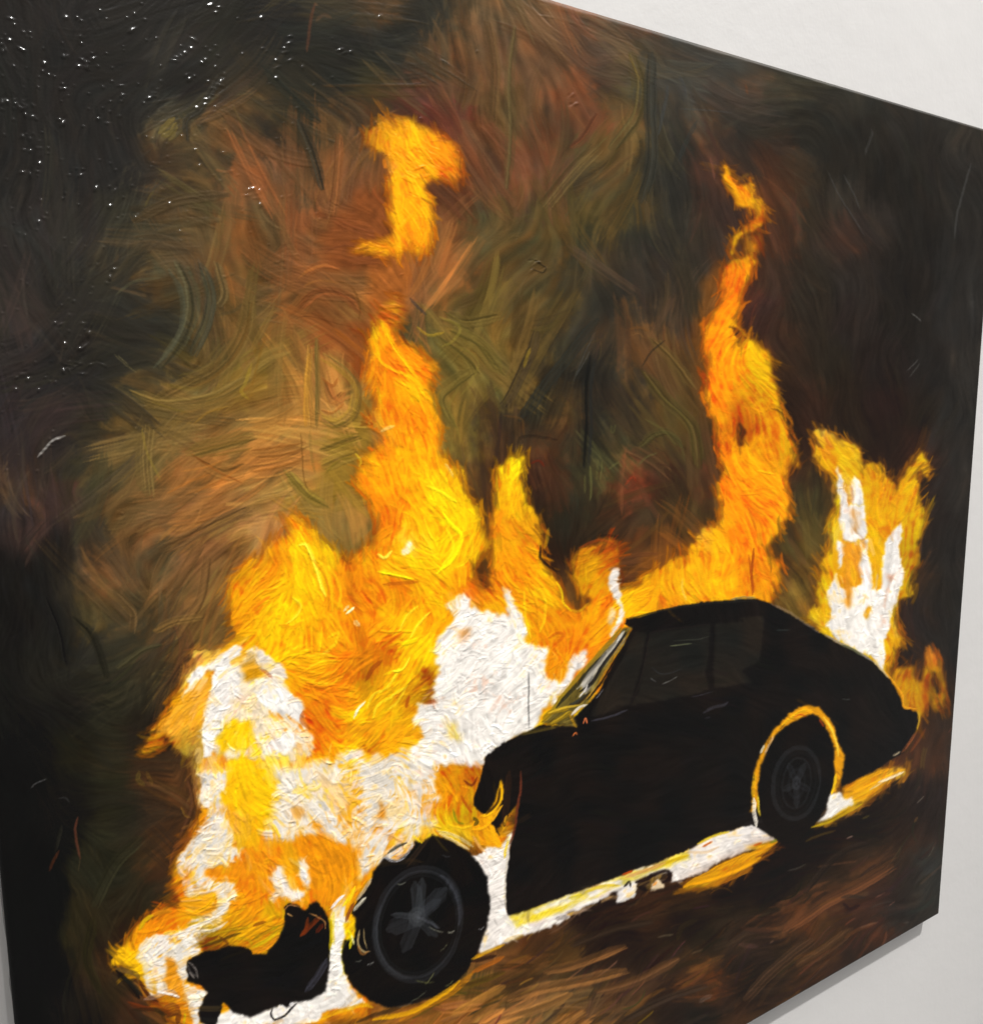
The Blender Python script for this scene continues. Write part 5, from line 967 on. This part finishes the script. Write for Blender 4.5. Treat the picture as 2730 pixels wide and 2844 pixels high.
n = nt.nodes.new('ShaderNodeTexNoise'); n.inputs['Scale'].default_value = 26; n.inputs['Detail'].default_value = 5; n.inputs['Roughness'].default_value = .55
v = nt.nodes.new('ShaderNodeTexNoise'); v.inputs['Scale'].default_value = 260; v.inputs['Detail'].default_value = 3
ad = nt.nodes.new('ShaderNodeMath'); ad.operation = 'MULTIPLY_ADD'; ad.inputs[1].default_value = .12
for q_ in (n, v): nt.links.new(tc.outputs['Object'], q_.inputs['Vector'])
nt.links.new(v.outputs['Fac'], ad.inputs[0]); nt.links.new(n.outputs['Fac'], ad.inputs[2])
bp = nt.nodes.new('ShaderNodeBump'); bp.inputs['Strength'].default_value = .22; bp.inputs['Distance'].default_value = .003
nt.links.new(ad.outputs[0], bp.inputs['Height']); nt.links.new(bp.outputs[0], b.inputs['Normal'])
cr = nt.nodes.new('ShaderNodeMapRange'); cr.inputs[3].default_value = .96; cr.inputs[4].default_value = 1.04
n3 = nt.nodes.new('ShaderNodeTexNoise'); n3.inputs['Scale'].default_value = 3.5; nt.links.new(tc.outputs['Object'], n3.inputs['Vector']); nt.links.new(n3.outputs['Fac'], cr.inputs[0])
hs = nt.nodes.new('ShaderNodeHueSaturation'); hs.inputs['Color'].default_value = b.inputs['Base Color'].default_value
nt.links.new(cr.outputs[0], hs.inputs['Value']); nt.links.new(hs.outputs[0], b.inputs['Base Color'])

# ------------------------------------------------------------------ mesh helpers
def grid_mesh(name, co_, idx, mats, cols=None):
    me = bpy.data.meshes.new(name); nv, nf = len(co_), len(idx)
    me.vertices.add(nv); me.vertices.foreach_set('co', co_.astype(f32).ravel())
    me.loops.add(nf * 4); me.loops.foreach_set('vertex_index', idx.astype(np.int32).ravel())
    me.polygons.add(nf); me.polygons.foreach_set('loop_start', np.arange(0, nf * 4, 4, dtype=np.int32))
    me.polygons.foreach_set('use_smooth', np.ones(nf, bool))
    if cols is not None:
        at = me.color_attributes.new('pigment', 'FLOAT_COLOR', 'POINT')
        at.data.foreach_set('color', np.concatenate([cols, np.ones((nv, 1))], 1).astype(f32).ravel())
    me.update(calc_edges=True); me.validate()
    for m in mats: me.materials.append(m)
    return me
def link(name, me, parent=None, **kw):
    o = bpy.data.objects.new(name, me); C0.objects.link(o)
    if parent: o.parent = parent
    for k, v_ in kw.items(): o[k] = v_
    return o

# ------------------------------------------------------------------ wall (trowelled plaster with faint ridges)
gx_, gz_ = np.linspace(-3.2, 4.2, 371), np.linspace(-1.9, 2.6, 226)
WXg, WZg = np.meshgrid(gx_, gz_)
wy = np.full(WXg.shape, DEPTH)
co_ = np.stack([WXg, wy, WZg], -1).reshape(-1, 3)
i0 = (np.arange(225)[:, None] * 371 + np.arange(370)).ravel()
link('wall', grid_mesh('wall', co_, np.stack([i0, i0 + 1, i0 + 372, i0 + 371], 1), [M_wall]), kind='structure')

# ------------------------------------------------------------------ the painting
painting = bpy.data.objects.new('painting', None); C0.objects.link(painting)
painting['label'] = 'large unframed oil painting of a burning black car at night, on a white wall'
painting['category'] = 'painting'

Hm = np.array([PF * RIGHT + PCX * FWD, PF * DOWN + PCY * FWD, FWD])       # picture chart <-> canvas plane, a fixed perspective map
def chart(x, z):
    p = np.stack([x, np.full_like(x, 0.) - CAM[1], z], -1) @ Hm.T
    return (p[..., 0] / p[..., 2] + CX) / 2, (p[..., 1] / p[..., 2] + CY) / 2
# grid lines: closer together where the brushwork was noted finest
xf = np.linspace(0, 1, 4001) * CAN_W + X0; pj = chart(xf, np.full_like(xf, -.15))[0] * 2
gxs = np.interp(np.linspace(pj[0], pj[-1], int((pj[-1] - pj[0]) / 2.5)), pj, xf)
zf = np.linspace(Z1, Z0, 4001); rate = np.where(zf > -.44, 1., .55) ; cum = np.cumsum(rate); cum = (cum - cum[0]) / (cum[-1] - cum[0])
gzs = np.interp(np.linspace(0, 1, 1560), cum, zf)
GX, GZ = np.meshgrid(gxs, gzs)
px, py = chart(GX, GZ); px = np.clip(px, 0, NX - 2); py = np.clip(py, 0, NY - 2)
ix, iy = px.astype(int), py.astype(int); fx, fy = (px - ix)[..., None], (py - iy)[..., None]
def samp(a):
    a = a[..., None] if a.ndim == 2 else a
    return (a[iy, ix] * (1 - fx) + a[iy, ix + 1] * fx) * (1 - fy) + (a[iy + 1, ix] * (1 - fx) + a[iy + 1, ix + 1] * fx) * fy
pig = lin(np.clip(samp(C), 0, 1)) * PIG
pig = np.maximum(pig - np.where(samp((LAB > 2).astype(f32)) > .5, .0035, .0065), pig * .3)          # the noted colours include the sheen of the varnish; the pigment below is deeper
hh = samp(Hh)[..., 0]
thick = .00038                                                            # relief of one unit of paint, metres
edge = np.minimum(np.minimum(GX - X0, X0 + CAN_W - GX), np.minimum(GZ - Z0, Z1 - GZ))
roundy = .0022 * np.clip(1 - edge / .004, 0, 1) ** 2
yv = roundy - hh * thick
# glints: highlights built into the relief, facets aimed between second lamp and camera
GL = """00 95 135 500 118 985 213 70 297 163 350 15 320 40 350 20 375 475 408 620 437 705 428 585 485 645 482 335 470 318 520 100 485 1625 43 1575 37 1615 90 1440 283 1345 400 1325 420 1298 440 1380 385 1435 357 1535 430 1510 458 1605 485 1415 553 1425 580 1680 545 1665 585 1640 600 1625 615 1612 632 1600 650 1595 690 1575 702 1560 715 1540 740 1535 770 1465 798 1555 600 1170 658 1150 680 1130 700 1110 715 1072 757 905 630 900 695 825 752 920 755 450 665 490 652 20 745 60 745 110 745 170 745 180 785 150 790 100 790 125 770 250 858 190 845 455 890 480 915 468 902 750 885 800 917 178 1013 235 1020 185 1110 228 1115 300 1215 285 1280 178 1280 225 1280 520 1300 610 1295 725 1395 865 1412 805 1535 820 1528 305 1480 335 1625 287 1645 1270 1507 1345 1723 1455 1108 1660 1137 1497 1230 1022 1595 1840 1450 1865 1400
10 65 118 280 270 270 310 235 345 235 370 235 395 185 437 185 497 170 572 278 437 372 487 685 393 735 375 655 360 45 1430 60 1510 230 1455 20 1470 945 122 10 1400 55 1410
20 1675 475 1358 1110 1343 1185 1365 1330 1365 1360 1258 1432 1543 1248 1383 1590 1293 1645 1255 1770 1250 1780 1320 1300 515 770 505 710
21 215 60 210 95 205 125 245 60 300 115 577 663 1075 772 1020 1005
01 853 117 823 168 792 222 410 518 455 530 628 527 650 587 675 597 650 665 640 680 630 690 615 702 600 715 610 800 600 810 590 820 565 840 550 848 535 855 515 862 500 865 485 870 470 875 510 815 500 835 610 893 690 820 165 903 130 928 203 935 290 1015 123 1010 487 708 485 665 760 820 440 1385 400 1410 370 1440 340 1470 310 1500
03 97 680 195 833 222 1517 127 1773 265 1360
02 80 457 75 1172 600 1257"""
r2 = np.random.default_rng(21); DP = []
for ln in GL.splitlines():
    a = ln.split(); DP += [tpt(a[0], float(a[i]), float(a[i + 1])) for i in range(1, len(a) - 1, 2)]
nl = len(DP)
for k in range(220):                            # scattered ones, thickest at the upper left
    DP.append(((r2.gamma(1.3, 260) + CX) / 2, (r2.gamma(1.6, 330) + CY) / 2))
def gridpos(qx, qy):                            # chart point -> row, column of the canvas grid
    d = np.linalg.inv(Hm) @ np.array([qx * 2 - CX, qy * 2 - CY, 1.]); s_ = -CAM[1] / d[1]
    return np.interp(-d[2] * s_, -gzs, np.arange(len(gzs))), np.interp(d[0] * s_, gxs, np.arange(len(gxs)))
LAMP2 = np.array([.75, -3.4, 2.6])
for k, (qx, qy) in enumerate(DP):
    r0, c0 = gridpos(qx, qy); r0 += r2.normal(0, .6); c0 += r2.normal(0, .6)
    if not (7 < r0 < len(gzs) - 8 and 7 < c0 < len(gxs) - 8): continue
    ri, ci = int(r0), int(c0); rr, cq = np.mgrid[ri - 6:ri + 7, ci - 6:ci + 7]
    big = k < nl; sg = r2.uniform(1.1, 1.8) if big else r2.uniform(.8, 1.2)
    pw = np.array([GX[ri, ci], 0., GZ[ri, ci]]); vc = CAM - pw; vl = LAMP2 - pw
    hv = vc / np.linalg.norm(vc) + vl / np.linalg.norm(vl); sxl, szl = -hv[0] / hv[1], -hv[2] / hv[1]     # facet tilt that sends the second lamp to the camera
    if math.hypot(sxl, szl) > .42: continue
    sxl += r2.normal(0, .005 if big else .015); szl += r2.normal(0, .005 if big else .015)
    sub = (slice(ri - 6, ri + 7), slice(ci - 6, ci + 7)); X_, Z_ = GX[sub], GZ[sub]
    tw = r2.normal(-.7, .5); es = r2.uniform(1, 2.2) if big else 1.2
    da = (cq - c0) * math.cos(tw) + (rr - r0) * math.sin(tw); db = -(cq - c0) * math.sin(tw) + (rr - r0) * math.cos(tw)
    wgt = np.exp(-((da / es) ** 2 + (db * es ** .5) ** 2) / (2 * sg * sg)); flat_ = yv[sub].mean()
    pl = flat_ - .0001 + ((X_ - np.interp(c0, np.arange(len(gxs)), gxs)) * sxl + (Z_ - np.interp(r0, np.arange(len(gzs)), gzs)) * szl)
    wk = np.clip(wgt * 1.5, 0, 1); yv[sub] = yv[sub] * (1 - wk) + pl * wk
pts3 = np.stack([GX, yv, GZ], -1)
NR, NC = GX.shape
lab = LAB[np.clip(np.round(py), 0, NY - 1).astype(int), np.clip(np.round(px), 0, NX - 1).astype(int)]
fl_ = lab[:-1, :-1]
a0 = np.arange(NR * NC).reshape(NR, NC)
quads = np.stack([a0[1:, :-1], a0[1:, 1:], a0[:-1, 1:], a0[:-1, :-1]], -1)
flat = pts3.reshape(-1, 3); pigf = pig.reshape(-1, 3)
def part(name, sel, parent, **kw):
    qd = quads[sel]; used = np.unique(qd); rm = np.zeros(NR * NC, np.int64); rm[used] = np.arange(len(used))
    return link(name, grid_mesh(name, flat[used], rm[qd], [M_oil], pigf[used]), parent, **kw)
lowx = (GX[:-1, :-1] > .0)
part('painted_canvas', fl_ == 0, painting, label='dark smoky brown and black painted ground of the canvas')
part('painted_fire', (fl_ == 1) | (fl_ == 2), painting, label='thick yellow, orange and white painted flames')
car = part('painted_car', fl_ == 3, painting, label='black painted car silhouette inside the flames')
part('painted_window', fl_ == 4, car)
part('painted_wheel', fl_ == 5, car, label='black painted front wheel ringed by white fire')
part('painted_wheel', fl_ == 6, car, label='black painted rear wheel under a glowing arch')

# turned-over sides of the canvas, uneven where the cloth is folded and nailed
def side(P, out, n=420):
    P = np.array(P, float); t = np.linspace(0, 1, n)[:, None]; line = P[0] * (1 - t) + P[1] * t; K = 9
    rs = np.random.default_rng(5); k1 = np.interp(np.linspace(0, 40, n), np.arange(41), rs.standard_normal(41)); k2 = np.interp(np.linspace(0, 140, n), np.arange(141), rs.standard_normal(141))
    rows = []
    for k in range(K):
        y = .0022 + (DEPTH - .0022) * k / (K - 1); bulge = (.0005 + .0007 * k1 + .0004 * k2) * math.sin(math.pi * min(1, k / (K - 1) * 1.15))
        r_ = line.copy(); r_[:, 1] = y; r_[:, [0, 2]] += np.outer(bulge, out); rows.append(r_)
    g = np.array(rows); ii = (np.arange(K - 1)[:, None] * n + np.arange(n - 1)).ravel()
    return g.reshape(-1, 3), np.stack([ii, ii + 1, ii + n + 1, ii + n], 1)
XR = X0 + CAN_W; vs, fs, b0 = [], [], 0
for P, o_ in ((((X0, 0, Z1), (X0, 0, Z0)), (-1, 0)), (((XR, 0, Z0), (XR, 0, Z1)), (1, 0)), (((XR, 0, Z1), (X0, 0, Z1)), (0, 1)), (((X0, 0, Z0), (XR, 0, Z0)), (0, -1))):
    v_, f_ = side(P, o_); vs.append(v_); fs.append(f_ + b0); b0 += len(v_)
vs = np.concatenate(vs); cc = np.tile(lin(hexc('201d1b')), (len(vs), 1)) * PIG
sp = np.random.default_rng(3).random(len(vs)); cc[sp > .985] = lin(hexc('6a5a28'))
link('folded_side', grid_mesh('folded_side', vs, np.concatenate(fs), [M_oil], cc), painting, label='dark folded canvas side with dabs of paint')
